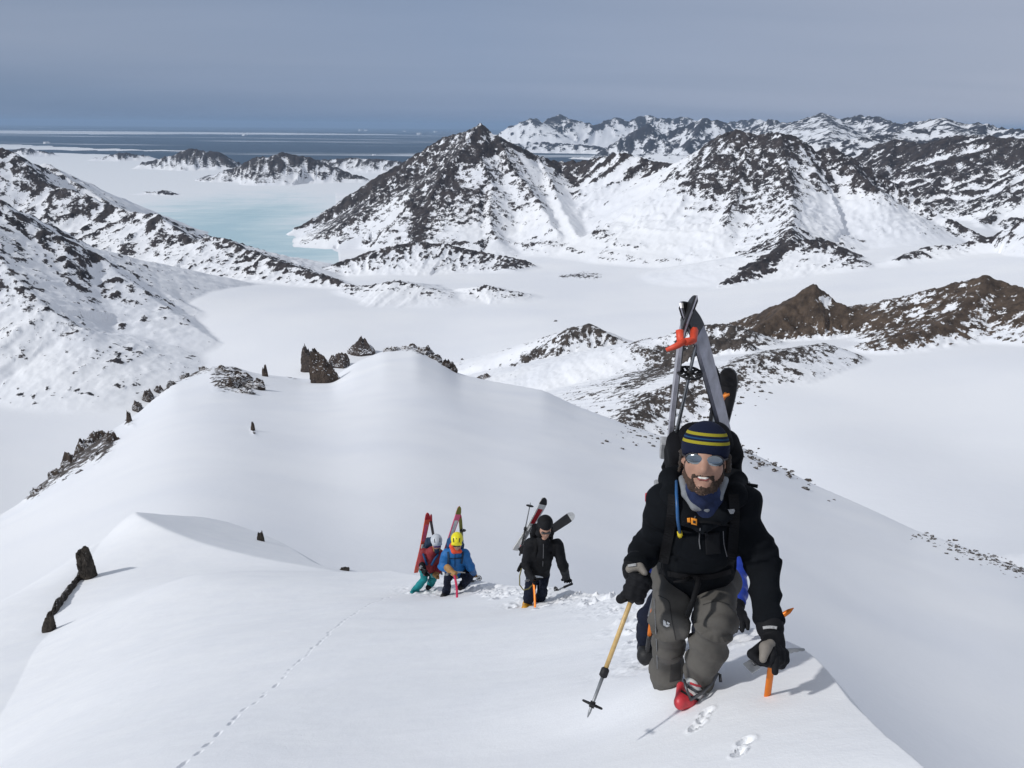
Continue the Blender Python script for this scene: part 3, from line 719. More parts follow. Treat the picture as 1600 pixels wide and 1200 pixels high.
# an uneven edge
fe = []
rnd = random.Random(8)
for a, b in zip(far_edge[:-1], far_edge[1:]):
    for i in range(6):
        p = a + (b - a) * i / 6
        fe.append((p[0] * (1 + rnd.uniform(-.008, .008)), p[1] * (1 + rnd.uniform(-.012, .012)), zi))
near_edge = [tuple(atr(a, 600, 2300)[:2]) + (zi,) for a in (1000, 400, -300)]
disc_poly('fjord_ice', fe + near_edge, ice_mat(), 'frozen fjord with wind-cleared turquoise ice and white drifts', 'ice')
PACK = pack_mat()
def floe_band(pts_top, pts_bot, z, label):
    rn = random.Random(len(label))
    t1 = [sea_pt(a, b, z) for a, b in pts_top]; b1 = [sea_pt(a, b, z) for a, b in reversed(pts_bot)]
    o = []
    for seq in (t1, b1):
        for a, b in zip(seq[:-1], seq[1:]):
            for i in range(8):
                p = a + (b - a) * i / 8
                o.append((p[0], p[1] * (1 + rn.uniform(-.015, .015)), z))
        o.append(tuple(seq[-1][:2]) + (z,))
    disc_poly('pack_ice', o, PACK, label, 'ice')
floe_band([(-500, 200.5), (0, 203.6), (200, 205.4), (420, 207.6), (620, 210)], [(-500, 204.5), (0, 208), (150, 210), (300, 209.4), (420, 210.4), (620, 211)], SEA + 0.8, 'bright line of pack ice along the sea horizon')
floe_band([(-300, 222), (0, 225), (70, 228), (130, 231), (200, 233.5), (330, 236.5)], [(-300, 233), (0, 233.5), (120, 235), (200, 235.5), (330, 236.8)], SEA + 0.8, 'loose drift ice in front of the low islands')

# ------------------------------------------------------------------ solid modelling helpers
from mathutils.bvhtree import BVHTree
def nrm(v):
    v = np.asarray(v, float); return v / (np.linalg.norm(v) + 1e-12)
def surface_nets(v, org, vox):
    ins = v < 0
    s = np.zeros(tuple(n - 1 for n in v.shape), np.int8)
    off = [(i, j, k) for i in (0, 1) for j in (0, 1) for k in (0, 1)]
    def cs(a, o): return a[o[0]:a.shape[0] - 1 + o[0], o[1]:a.shape[1] - 1 + o[1], o[2]:a.shape[2] - 1 + o[2]]
    for o in off: s += cs(ins, o)
    act = (s > 0) & (s < 8)
    I = np.argwhere(act)
    ids = np.full(act.shape, -1, np.int64); ids[act] = np.arange(len(I))
    acc = np.zeros((len(I), 3)); cnt = np.zeros(len(I))
    vals = {o: v[I[:, 0] + o[0], I[:, 1] + o[1], I[:, 2] + o[2]] for o in off}
    for a in off:
        for ax in range(3):
            if a[ax] == 1: continue
            b = list(a); b[ax] = 1; b = tuple(b)
            va, vb = vals[a], vals[b]
            m = (va < 0) != (vb < 0)
            t = np.where(m, va / np.where(m, va - vb, 1), 0)
            p = np.tile(np.array(a, float), (len(I), 1)); p[:, ax] += t
            acc[m] += p[m]; cnt[m] += 1
    V = (I + acc / cnt[:, None]) * vox + org
    F = []
    for ax in range(3):
        sa = [slice(None)] * 3; sb = [slice(None)] * 3
        sa[ax] = slice(0, -1); sb[ax] = slice(1, None)
        ea, eb = ins[tuple(sa)], ins[tuple(sb)]
        E = np.argwhere(ea != eb)
        u, w = [(1, 2), (2, 0), (0, 1)][ax]
        ok = (E[:, u] > 0) & (E[:, w] > 0) & (E[:, u] < v.shape[u] - 1) & (E[:, w] < v.shape[w] - 1)
        E = E[ok]
        fl = ea[E[:, 0], E[:, 1], E[:, 2]]
        def cid(du, dw):
            q = E.copy(); q[:, u] += du; q[:, w] += dw
            return ids[q[:, 0], q[:, 1], q[:, 2]]
        q = np.stack([cid(-1, -1), cid(0, -1), cid(0, 0), cid(-1, 0)], 1)
        q[~fl] = q[~fl][:, ::-1]
        F.append(q)
    return V, np.concatenate(F)
def sdf_eval(p, x, y, z):
    t = p[0]
    if t == 'c':                                         # round cone a, b, ra, rb
        a, b = np.asarray(p[1], float), np.asarray(p[2], float)
        e = b - a; l2 = e @ e + 1e-12
        h = np.clip(((x - a[0]) * e[0] + (y - a[1]) * e[1] + (z - a[2]) * e[2]) / l2, 0, 1)
        return np.sqrt((x - a[0] - h * e[0]) ** 2 + (y - a[1] - h * e[1]) ** 2 + (z - a[2] - h * e[2]) ** 2) - (p[3] + (p[4] - p[3]) * h)
    c = np.asarray(p[1], float); R = np.asarray(p[2], float); hf = p[3]
    dx, dy, dz = x - c[0], y - c[1], z - c[2]
    u = dx * R[0, 0] + dy * R[1, 0] + dz * R[2, 0]; v = dx * R[0, 1] + dy * R[1, 1] + dz * R[2, 1]; w = dx * R[0, 2] + dy * R[1, 2] + dz * R[2, 2]
    if t == 'e':
        k = np.sqrt((u / hf[0]) ** 2 + (v / hf[1]) ** 2 + (w / hf[2]) ** 2)
        k2 = np.sqrt((u / hf[0] ** 2) ** 2 + (v / hf[1] ** 2) ** 2 + (w / hf[2] ** 2) ** 2)
        return k * (k - 1) / np.maximum(k2, 1e-9)
    if t == 'b':
        rd = p[4]
        qx, qy, qz = np.abs(u) - hf[0] + rd, np.abs(v) - hf[1] + rd, np.abs(w) - hf[2] + rd
        return np.sqrt(np.maximum(qx, 0) ** 2 + np.maximum(qy, 0) ** 2 + np.maximum(qz, 0) ** 2) + np.minimum(np.maximum(qx, np.maximum(qy, qz)), 0) - rd
def prim_box(p):
    if p[0] == 'c':
        a, b = np.asarray(p[1], float), np.asarray(p[2], float); r = max(p[3], p[4])
        return np.minimum(a, b) - r, np.maximum(a, b) + r
    c = np.asarray(p[1], float); e = np.abs(np.asarray(p[2], float)) @ np.asarray(p[3], float)
    return c - e, c + e
def sdf_mesh(prims, vox, k=0.03, cuts=(), clip=None):
    lo = np.min([prim_box(p)[0] for p in prims], 0) - 3 * vox - 0.01; hi = np.max([prim_box(p)[1] for p in prims], 0) + 3 * vox + 0.01
    n = np.ceil((hi - lo) / vox).astype(int) + 1
    ax = [(lo[i] + np.arange(n[i]) * vox).astype(np.float32) for i in range(3)]
    v = np.full(n, 0.25, np.float32)
    def sub(p, mg):
        a, b = prim_box(p)
        i0 = np.clip(((a - mg - lo) / vox).astype(int), 0, n - 1); i1 = np.clip(((b + mg - lo) / vox).astype(int) + 2, 1, n)
        sl = tuple(slice(i0[i], i1[i]) for i in range(3))
        return sl, ax[0][sl[0]][:, None, None], ax[1][sl[1]][None, :, None], ax[2][sl[2]][None, None, :]
    for p in prims:
        kk = p[5] if len(p) == 6 else k
        sl, x, y, z = sub(p, kk + 3 * vox + 0.02)
        d = sdf_eval(p, x, y, z)
        o = v[sl]
        h = np.clip(0.5 + 0.5 * (o - d) / kk, 0, 1)
        v[sl] = o + (d - o) * h - kk * h * (1 - h)
    for p in cuts:
        sl, x, y, z = sub(p, 0.03)
        d = -sdf_eval(p, x, y, z); o = v[sl]
        h = np.clip(0.5 - 0.5 * (o - d) / 0.006, 0, 1)
        v[sl] = o + (d - o) * h + 0.006 * h * (1 - h)
    if clip is not None:                                   # keep n.x < c
        for (nx, c) in clip:
            d = ax[0][:, None, None] * nx[0] + ax[1][None, :, None] * nx[1] + ax[2][None, None, :] * nx[2] - c
            v = np.maximum(v, d.astype(np.float32))
    return surface_nets(v, lo, vox)
_r3 = np.random.RandomState(4); _g3 = _r3.normal(size=(4096, 3)); _g3 /= np.linalg.norm(_g3, axis=1, keepdims=True)
def perlin3(P):
    i = np.floor(P).astype(np.int64); f = P - i
    u = f * f * f * (f * (f * 6 - 15) + 10)
    out = 0
    for a in (0, 1):
        for b in (0, 1):
            for c in (0, 1):
                h = _perm[_perm[_perm[(i[:, 0] + a) & 4095] + ((i[:, 1] + b) & 4095)] + ((i[:, 2] + c) & 4095)]
                g = _g3[h]
                d = g[:, 0] * (f[:, 0] - a) + g[:, 1] * (f[:, 1] - b) + g[:, 2] * (f[:, 2] - c)
                w = (u[:, 0] if a else 1 - u[:, 0]) * (u[:, 1] if b else 1 - u[:, 1]) * (u[:, 2] if c else 1 - u[:, 2])
                out = out + d * w
    return out * 1.6
def vnormals(V, F):
    a, b, c = V[F[:, 0]], V[F[:, 1]], V[F[:, 2]]
    fn = np.cross(b - a, c - a)
    n = np.zeros_like(V)
    for i in range(F.shape[1]): np.add.at(n, F[:, i], fn)
    return n / (np.linalg.norm(n, axis=1, keepdims=True) + 1e-12)
def folds(V, F, bones, amp, freq, seed=0.0, creases=()):
    """cloth folds: ripples that run round a limb, tighter near the joints in creases"""
    Nn = vnormals(V, F)
    best = np.full(len(V), 1e9); axis = np.zeros((len(V), 3)); tt = np.zeros(len(V))
    acc = 0.0
    for a, b in bones:
        a = np.asarray(a, float); b = np.asarray(b, float); e = b - a; l = np.linalg.norm(e)
        h = np.clip((V - a) @ e / (l * l), 0, 1)
        d = np.linalg.norm(V - a - h[:, None] * e, axis=1)
        m = d < best
        best[m] = d[m]; axis[m] = e / l; tt[m] = acc + h[m] * l
        acc += l + 3
    al = (V * axis).sum(1)
    perp = V - al[:, None] * axis
    Q = perp * freq * 0.42 + axis * (al * freq)[:, None]
    n1 = perlin3(Q + seed); n2 = perlin3(Q * 2.1 + seed + 7)
    n3 = perlin3(Q * 0.55 + seed + 21)
    f = -np.abs(n1) * 1.5 + 0.4 + 0.40 * n2 + 0.5 * n3
    w = np.full(len(V), 0.55)
    for c, r in creases:
        w += 0.9 * np.exp(-(np.linalg.norm(V - np.asarray(c), axis=1) / r) ** 2)
    return V + Nn * (f * amp * w)[:, None]
def relax(V, F, n=1, lam=0.5):
    e = np.concatenate([F[:, [0, 1]], F[:, [1, 2]], F[:, [2, 3]], F[:, [3, 0]]])
    for _ in range(n):
        s = np.zeros_like(V); c = np.zeros(len(V))
        np.add.at(s, e[:, 0], V[e[:, 1]]); np.add.at(c, e[:, 0], 1); np.add.at(s, e[:, 1], V[e[:, 0]]); np.add.at(c, e[:, 1], 1)
        V = V + lam * (s / np.maximum(c, 1)[:, None] - V)
    return V
def mesh_obj(name, VF, mat, parent=None, smooth=True):
    return link(name, raw_mesh(name, VF[0], VF[1], smooth), mat, parent)
def solid(name, prims, mat, parent=None, vox=0.006, k=0.01, cuts=(), clip=None, rel=0):
    V, F = sdf_mesh(prims, vox, k, cuts, clip)
    if rel: V = relax(V, F, rel)
    return mesh_obj(name, (V, F), mat, parent)
def tube_vf(pts, rad, seg=10, flat=None):
    """swept tube through pts with radius per point (number or list); closed ends"""
    pts = np.asarray(pts, float); n = len(pts)
    rad = np.full(n, rad) if np.isscalar(rad) else np.asarray(rad, float)
    T = np.gradient(pts, axis=0); T /= np.linalg.norm(T, axis=1, keepdims=True) + 1e-12
    ref = np.array([0, 0, 1.0]) if abs(T[0][2]) < 0.9 else np.array([1.0, 0, 0])
    U = np.cross(ref, T[0]); U /= np.linalg.norm(U)
    V = []
    for i in range(n):
        U = U - (U @ T[i]) * T[i]; U /= np.linalg.norm(U) + 1e-12
        W = np.cross(T[i], U)
        for j in range(seg):
            a = 2 * math.pi * j / seg
            V.append(pts[i] + rad[i] * (math.cos(a) * U + math.sin(a) * W))
    F = []
    for i in range(n - 1):
        for j in range(seg):
            k = (j + 1) % seg
            F.append((i * seg + j, i * seg + k, (i + 1) * seg + k, (i + 1) * seg + j))
    V.append(pts[0]); V.append(pts[-1])
    c0, c1 = len(V) - 2, len(V) - 1
    for j in range(0, seg, 1):
        k = (j + 1) % seg
        F.append((c0, k, j, j)); F.append((c1, (n - 1) * seg + j, (n - 1) * seg + k, (n - 1) * seg + k))
    return np.array(V), F
def poly_obj(name, V, F, mat, parent=None, smooth=True):
    me = bpy.data.meshes.new(name)
    me.from_pydata([tuple(map(float, v)) for v in V], [], [tuple(dict.fromkeys(f)) for f in F])
    me.update()
    if smooth:
        me.polygons.foreach_set('use_smooth', [True] * len(me.polygons))
    return link(name, me, mat, parent)
def tube(name, pts, rad, mat, parent=None, seg=10):
    V, F = tube_vf(pts, rad, seg)
    return poly_obj(name, V, F, mat, parent)
def join_vf(parts):
    V, F, o = [], [], 0
    for v, f in parts:
        V.append(np.asarray(v, float)); F += [tuple(i + o for i in q) for q in f]; o += len(v)
    return np.concatenate(V), F
def box_vf(c, ax, half):
    """box with axes ax (rows) and half sizes, edges chamfered"""
    ax = np.asarray(ax, float); c = np.asarray(c, float); half = np.asarray(half, float)
    b = min(half) * 0.3
    V = []; F = []
    idx = {}
    for s in [(i, j, k) for i in (-1, 1) for j in (-1, 1) for k in (-1, 1)]:
        for d in range(3):
            h = half - b; h[d] = half[d]
            idx[s, d] = len(V); V.append(c + (np.array(s) * h) @ ax)
    for d in range(3):
        o1, o2 = [e for e in range(3) if e != d]
        for sg in (-1, 1):
            q = []
            for a, b_ in ((-1, -1), (1, -1), (1, 1), (-1, 1)):
                s = [0, 0, 0]; s[d] = sg; s[o1] = a; s[o2] = b_; q.append(idx[tuple(s), d])
            F.append(tuple(q))
    for d in range(3):
        o1, o2 = [e for e in range(3) if e != d]
        for a in (-1, 1):
            for b_ in (-1, 1):
                q = []
                for sg, dd in ((-1, o1), (1, o1), (1, o2), (-1, o2)):
                    s = [0, 0, 0]; s[d] = sg; s[o1] = a; s[o2] = b_; q.append(idx[tuple(s), dd])
                F.append(tuple(q))
    for s in [(i, j, k) for i in (-1, 1) for j in (-1, 1) for k in (-1, 1)]:
        F.append((idx[s, 0], idx[s, 1], idx[s, 2]))
    return np.array(V), F
class Drape:
    """finds where photograph pixels fall on clothing, so that straps and trim lie on the cloth"""
    def __init__(self, objs):
        V, F, o = [], [], 0
        for ob in objs:
            me = ob.data; n = len(me.vertices)
            co = np.empty(n * 3, np.float32); me.vertices.foreach_get('co', co)
            V += [tuple(c) for c in co.reshape(-1, 3).tolist()]
            F += [tuple(i + o for i in p.vertices) for p in me.polygons]; o += n
        self.t = BVHTree.FromPolygons(V, F)
    def hit(self, px, py, off=0.004):
        v = Vector(ray(px, py)); L_ = v.length
        loc, n, i, d = self.t.ray_cast(Vector((0, 0, 0)), v / L_)
        if loc is None: return None
        q = np.array(loc); return q * (1 - off / np.linalg.norm(q))
    def patch(self, name, quad, mat, parent=None, nu=8, nv=8, th=0.003, edge=True):
        q = np.array(quad, float); G = []
        for j in range(nv + 1):
            for i in range(nu + 1):
                u, v = i / nu, j / nv
                p = (q[0] * (1 - u) + q[1] * u) * (1 - v) + (q[3] * (1 - u) + q[2] * u) * v
                h = self.hit(p[0], p[1], 0.0)
                G.append(h)
        if any(h is None for h in G): return None
        G = np.array(G); n = len(G)
        dm = np.median(np.linalg.norm(G, axis=1))
        for _ in range(2):
            H_ = G.reshape(nv + 1, nu + 1, 3); H_[1:-1, 1:-1] = H_[1:-1, 1:-1] * .5 + .125 * (H_[:-2, 1:-1] + H_[2:, 1:-1] + H_[1:-1, :-2] + H_[1:-1, 2:]); G = H_.reshape(-1, 3)
        V = np.concatenate([G * (1 - th / dm), G * (1 + 0.006 / dm)])
        F = []; w = nu + 1
        for j in range(nv):
            for i in range(nu):
                a = j * w + i; F.append((a, a + w, a + w + 1, a + 1))
        for i in range(nu): F += [(i, i + 1, n + i + 1, n + i), (nv * w + i, n + nv * w + i, n + nv * w + i + 1, nv * w + i + 1)]
        for j in range(nv): F += [(j * w, n + j * w, n + j * w + w, j * w + w), (j * w + nu, j * w + w + nu, n + j * w + w + nu, n + j * w + nu)]
        return poly_obj(name, V, F, mat, parent)
    def strip(self, name, pts, w, mat, parent=None, th=0.004, step=4.0, off=0.0015, smooth=2):
        P = []
        for a, b in zip(pts[:-1], pts[1:]):
            n = max(1, int(math.hypot(b[0] - a[0], b[1] - a[1]) / step))
            P += [(a[0] + (b[0] - a[0]) * i / n, a[1] + (b[1] - a[1]) * i / n) for i in range(n)]
        P.append(pts[-1])
        A = []; B = []
        for i, p in enumerate(P):
            q0 = P[max(i - 1, 0)]; q1 = P[min(i + 1, len(P) - 1)]
            tx, ty = q1[0] - q0[0], q1[1] - q0[1]; l = math.hypot(tx, ty) + 1e-9
            nx, ny = -ty / l * w / 2, tx / l * w / 2
            a = self.hit(p[0] + nx, p[1] + ny, off); b = self.hit(p[0] - nx, p[1] - ny, off); c = self.hit(p[0], p[1], off)
            if c is None: continue
            dc = np.linalg.norm(c)
            fix = lambda q, x_, y_: (lambda v: v * (dc / np.linalg.norm(v)))(ray(x_, y_)) if q is None or abs(np.linalg.norm(q) - dc) > 0.05 else q
            A.append(fix(a, p[0] + nx, p[1] + ny)); B.append(fix(b, p[0] - nx, p[1] - ny))
        if len(A) < 2: return None
        A = np.array(A); B = np.array(B)
        for _ in range(smooth):
            for Q in (A, B):
                Q[1:-1] = Q[1:-1] * 0.5 + 0.25 * (Q[:-2] + Q[2:])
        n = len(A)
        lift = lambda Q, t: Q * (1 - t / np.linalg.norm(Q, axis=1, keepdims=True))
        V = np.concatenate([lift(A, th), lift(B, th), lift(A, -0.008), lift(B, -0.008)])
        F = []
        for i in range(n - 1):
            F += [(i, i + 1, n + i + 1, n + i), (2 * n + i, i * 1, i, 2 * n + i) if False else (2 * n + i, 2 * n + i + 1, i + 1, i), (n + i, n + i + 1, 3 * n + i + 1, 3 * n + i)]
        F += [(0, n, 3 * n, 2 * n), (n - 1, 2 * n - 1, 4 * n - 1, 3 * n - 1)]
        return poly_obj(name, V, F, mat, parent, smooth=False)

def cloth_mat(name, c, rough=0.85, bump=0.12, scale=260, var=0.25, spec=0.25):
    m, t, b = new_mat(name)
    geo = N(t, 'ShaderNodeNewGeometry')
    n1 = noise_node(t, geo.outputs['Position'], 9, 5, 0.6)
    lo = tuple(x * (1 - var) for x in c); hi = tuple(min(1, x * (1 + var)) for x in c)
    cr = ramp(t, [(0.3, lo), (0.7, hi)]); L(t, n1.outputs['Fac'], cr.inputs[0]); L(t, cr.outputs[0], b.inputs['Base Color'])
    b.inputs['Roughness'].default_value = rough; b.inputs['Specular IOR Level'].default_value = spec
    n2 = noise_node(t, geo.outputs['Position'], scale, 3, 0.6)
    bp = N(t, 'ShaderNodeBump'); bp.inputs['Distance'].default_value = 0.003; bp.inputs['Strength'].default_value = bump
    L(t, n2.outputs['Fac'], bp.inputs['Height']); L(t, bp.outputs[0], b.inputs['Normal'])
    return m
def plain_mat(name, c, rough=0.5, metal=0.0, spec=0.5, var=0.12, scale=30):
    m, t, b = new_mat(name)
    geo = N(t, 'ShaderNodeNewGeometry')
    n1 = noise_node(t, geo.outputs['Position'], scale, 4, 0.6)
    cr = ramp(t, [(0.3, tuple(x * (1 - var) for x in c)), (0.7, tuple(min(1, x * (1 + var)) for x in c))])
    L(t, n1.outputs['Fac'], cr.inputs[0]); L(t, cr.outputs[0], b.inputs['Base Color'])
    mr = N(t, 'ShaderNodeMapRange'); mr.inputs[3].default_value = max(0.05, rough - 0.08); mr.inputs[4].default_value = min(1, rough + 0.12); L(t, n1.outputs['Fac'], mr.inputs[0]); L(t, mr.outputs[0], b.inputs['Roughness'])
    b.inputs['Metallic'].default_value = metal; b.inputs['Specular IOR Level'].default_value = spec
    return m
def banded_mat(name, stops, rough=0.8, bump=0.0):
    m, t, b = new_mat(name)
    att = N(t, 'ShaderNodeAttribute', attribute_name='band')
    cr = ramp(t, stops, 'CONSTANT'); L(t, att.outputs['Fac'], cr.inputs[0]); L(t, cr.outputs[0], b.inputs['Base Color'])
    b.inputs['Roughness'].default_value = rough; b.inputs['Specular IOR Level'].default_value = 0.25
    if bump:
        geo = N(t, 'ShaderNodeNewGeometry'); n2 = noise_node(t, geo.outputs['Position'], 330, 2, 0.6)
        bp = N(t, 'ShaderNodeBump'); bp.inputs['Distance'].default_value = 0.004; bp.inputs['Strength'].default_value = bump
        L(t, n2.outputs['Fac'], bp.inputs['Height']); L(t, bp.outputs[0], b.inputs['Normal'])
    return m
def set_band(o, f):
    me = o.data; n = len(me.vertices)
    co = np.empty(n * 3, np.float32); me.vertices.foreach_get('co', co)
    a = me.attributes.new('band', 'FLOAT', 'POINT'); a.data.foreach_set('value', np.ascontiguousarray(f(co.reshape(-1, 3)), dtype=np.float32))

M_ = dict(
    skin=cloth_mat('skin', (0.42, 0.235, 0.165), 0.55, 0.05, 200, 0.12, 0.4),
    black=cloth_mat('black_softshell', (0.0060, 0.0072, 0.0092), 0.9, 0.15, spec=0.10),
    black2=cloth_mat('black_shell', (0.0075, 0.0078, 0.0095), 0.75, 0.12, spec=0.2),
    strap=cloth_mat('black_webbing', (0.006, 0.006, 0.007), 0.7, 0.25, 400, spec=0.15),
    pack=cloth_mat('black_pack_cloth', (0.006, 0.006, 0.0075), 0.8, 0.2, 300, spec=0.12),
    grey=cloth_mat('grey_trouser_cloth', (0.098, 0.092, 0.083), 0.8, 0.15, 300, 0.18),
    greydk=cloth_mat('dark_grey_patch_cloth', (0.040, 0.038, 0.037), 0.75, 0.15, 300, 0.2),
    palm=cloth_mat('grey_leather', (0.20, 0.18, 0.155), 0.6, 0.2, 120),
    tan=cloth_mat('tan_leather', (0.36, 0.20, 0.075), 0.6, 0.2, 120),
    navy=cloth_mat('navy_cloth', (0.009, 0.012, 0.024), 0.8, 0.15, spec=0.15),
    blue=cloth_mat('blue_down_jacket', (0.012, 0.045, 0.36), 0.45, 0.15, 90, 0.2, 0.4),
    cyan=cloth_mat('blue_shell', (0.010, 0.115, 0.33), 0.6, 0.12, 200, 0.2, 0.35),
    red=cloth_mat('dark_red_shell', (0.23, 0.020, 0.026), 0.65, 0.12, 200, 0.2, 0.35),
    teal=cloth_mat('teal_trouser_cloth', (0.012, 0.20, 0.215), 0.7, 0.12, 200, 0.2),
    orange_c=cloth_mat('orange_red_cloth', (0.70, 0.085, 0.035), 0.7, 0.1, 200, 0.15),
    collar=cloth_mat('grey_fleece', (0.22, 0.235, 0.25), 0.9, 0.3, 300),
    patblue=cloth_mat('blue_neck_gaiter', (0.018, 0.028, 0.075), 0.85, 0.2, 60, 0.8),
    hair=cloth_mat('dark_brown_hair', (0.032, 0.021, 0.014), 0.6, 0.5, 160, 0.5, 0.4),
    beard=cloth_mat('brown_beard', (0.072, 0.044, 0.030), 0.7, 0.7, 240, 0.6, 0.3),
    mouth=cloth_mat('lips', (0.33, 0.10, 0.085), 0.5, 0.05),
    teeth=plain_mat('teeth', (0.80, 0.77, 0.70), 0.3, 0, 0.5, 0.03),
    lens=plain_mat('mirror_lens', (0.27, 0.30, 0.32), 0.10, 0.85, 0.6, 0.08),
    dlens=plain_mat('dark_lens', (0.012, 0.010, 0.010), 0.15, 0, 0.7),
    frame=plain_mat('dark_frame', (0.025, 0.020, 0.020), 0.4, 0, 0.5),
    orange=plain_mat('orange_anodised', (0.78, 0.20, 0.012), 0.38, 0.35, 0.5, 0.1),
    steel=plain_mat('brushed_steel', (0.36, 0.37, 0.38), 0.35, 0.9, 0.5, 0.2),
    dsteel=plain_mat('dark_steel', (0.12, 0.12, 0.125), 0.4, 0.8, 0.5, 0.25),
    rubber=plain_mat('black_rubber', (0.012, 0.012, 0.013), 0.6, 0, 0.4),
    bamboo=plain_mat('tan_pole_shaft', (0.58, 0.39, 0.155), 0.4, 0, 0.5, 0.18, 60),
    alu=plain_mat('grey_pole_shaft', (0.30, 0.31, 0.32), 0.38, 0.7, 0.5, 0.15, 60),
    buckle=plain_mat('orange_plastic', (0.85, 0.30, 0.015), 0.45),
    yellow=plain_mat('yellow_plastic', (0.80, 0.60, 0.03), 0.4),
    hose=plain_mat('blue_hose', (0.02, 0.10, 0.26), 0.4),
    valve=plain_mat('bright_blue_plastic', (0.015, 0.13, 0.50), 0.4),
    strapred=plain_mat('red_rubber_strap', (0.72, 0.075, 0.03), 0.5),
    straporange=plain_mat('orange_rubber_strap', (0.80, 0.24, 0.03), 0.5),
    helmety=plain_mat('yellow_helmet', (0.78, 0.68, 0.015), 0.35),
    helmetw=plain_mat('pale_grey_helmet', (0.50, 0.53, 0.57), 0.4),
    bootred=plain_mat('red_boot_shell', (0.50, 0.035, 0.045), 0.4),
    bootwhite=plain_mat('white_boot_plastic', (0.68, 0.68, 0.66), 0.4, var=0.2),
    white=plain_mat('white_print', (0.75, 0.75, 0.74), 0.6),
    pale=plain_mat('pale_grey_print', (0.34, 0.34, 0.34), 0.6, var=0.4, scale=160),
    zip=plain_mat('grey_zip', (0.15, 0.15, 0.155), 0.5, 0.3, var=0.5, scale=300),
    skisilver=plain_mat('worn_silver_ski', (0.34, 0.33, 0.37), 0.35, 0.35, 0.5, 0.35, 14),
    skibase=plain_mat('dark_ski_base', (0.030, 0.028, 0.032), 0.4, 0, 0.5, 0.3, 20),
    skiblack=plain_mat('black_ski', (0.018, 0.017, 0.018), 0.4, 0, 0.5, 0.3, 20),
    skired=plain_mat('orange_red_ski', (0.72, 0.10, 0.05), 0.4, 0, 0.5, 0.15, 12),
    skipink=plain_mat('pink_ski', (0.78, 0.13, 0.24), 0.4, 0, 0.5, 0.15, 12),
    edge=plain_mat('ski_edge', (0.45, 0.45, 0.46), 0.3, 0.9),
    olive=plain_mat('olive_climbing_skin', (0.20, 0.19, 0.035), 0.8),
    pink=plain_mat('crimson_shaft', (0.55, 0.03, 0.09), 0.4, 0.2),
    rope=cloth_mat('olive_cord', (0.16, 0.14, 0.05), 0.8, 0.3),
    packblue=cloth_mat('blue_pack_cloth', (0.012, 0.06, 0.16), 0.7, 0.2, 200),
    packteal=cloth_mat('dark_blue_pack_cloth', (0.015, 0.035, 0.07), 0.7, 0.2, 200),
    binding=plain_mat('grey_binding', (0.40, 0.40, 0.40), 0.4, 0.3, var=0.25),
    wred=plain_mat('red_binding', (0.42, 0.02, 0.03), 0.4),
    amber=plain_mat('amber_plastic', (0.55, 0.26, 0.02), 0.4),
    iris=plain_mat('iridescent_goggle', (0.16, 0.07, 0.22), 0.15, 0.5, 0.7, 0.6, 40),
)
HATM = banded_mat('striped_knit', [(0.0, (0.006, 0.010, 0.030)), (0.33, (0.34, 0.29, 0.022)), (0.42, (0.006, 0.010, 0.030)), (0.475, (0.012, 0.060, 0.14)), (0.515, (0.006, 0.010, 0.030)), (0.58, (0.34, 0.29, 0.022)), (0.665, (0.006, 0.010, 0.030))], 0.95, 0.5)

# ------------------------------------------------------------------ people
def frame_of(fwd, up=(0, 0, 1)):
    """columns: right (as seen from the front: the viewer's right), back, up"""
    b = -nrm(fwd); u = nrm(np.asarray(up, float) - (np.asarray(up, float) @ b) * b); r = np.cross(b, u)
    return np.stack([r, b, u], 1)
I3 = np.eye(3)
def head_prims(C, R, s, inflate=0.0):
    g = lambda x, y, z: C + R @ (np.array([x, y, z]) * s)
    i = inflate
    P = [('e', g(0, 0.018, 0.035), R, np.array([0.079, 0.098, 0.088]) * s + i),
         ('e', g(0, -0.028, -0.025), R, np.array([0.066, 0.068, 0.090]) * s + i)]
    for sx in (-1, 1):
        P += [('c', g(sx * 0.052, -0.005, -0.062), g(sx * 0.014, -0.066, -0.100), (0.026 + i) * s, (0.022 + i) * s),
              ('c', g(sx * 0.038, -0.066, -0.018), g(sx * 0.044, -0.055, -0.03), (0.024 + i) * s, (0.022 + i) * s),
              ('c', g(sx * 0.046, -0.066, 0.022), g(sx * 0.012, -0.083, 0.022), 0.012 * s, 0.013 * s),
              ('c', g(sx * 0.080, 0.012, 0.012), g(sx * 0.078, 0.010, -0.022), 0.011 * s, 0.009 * s),
              ('c', g(sx * 0.011, -0.096, -0.036), g(sx * 0.012, -0.092, -0.037), 0.0095 * s, 0.0085 * s)]
    P += [('c', g(0, -0.086, 0.008), g(0, -0.113, -0.030), 0.0095 * s, 0.0135 * s),
          ('c', g(-0.024, -0.084, -0.064), g(0.024, -0.084, -0.064), 0.012 * s, 0.012 * s),
          ('c', g(0, -0.080, -0.104), g(0, -0.082, -0.108), 0.020 * s, 0.019 * s),
          ('c', g(0, 0.028, -0.06), g(0, 0.045, -0.19), 0.056 * s, 0.062 * s)]
    return P, g
def limb(a, b, c, ra, rb, rc): return [('c', a, b, ra, rb), ('c', b, c, rb, rc)]
def toward(a, b, l): return np.asarray(a) + nrm(np.asarray(b) - np.asarray(a)) * l
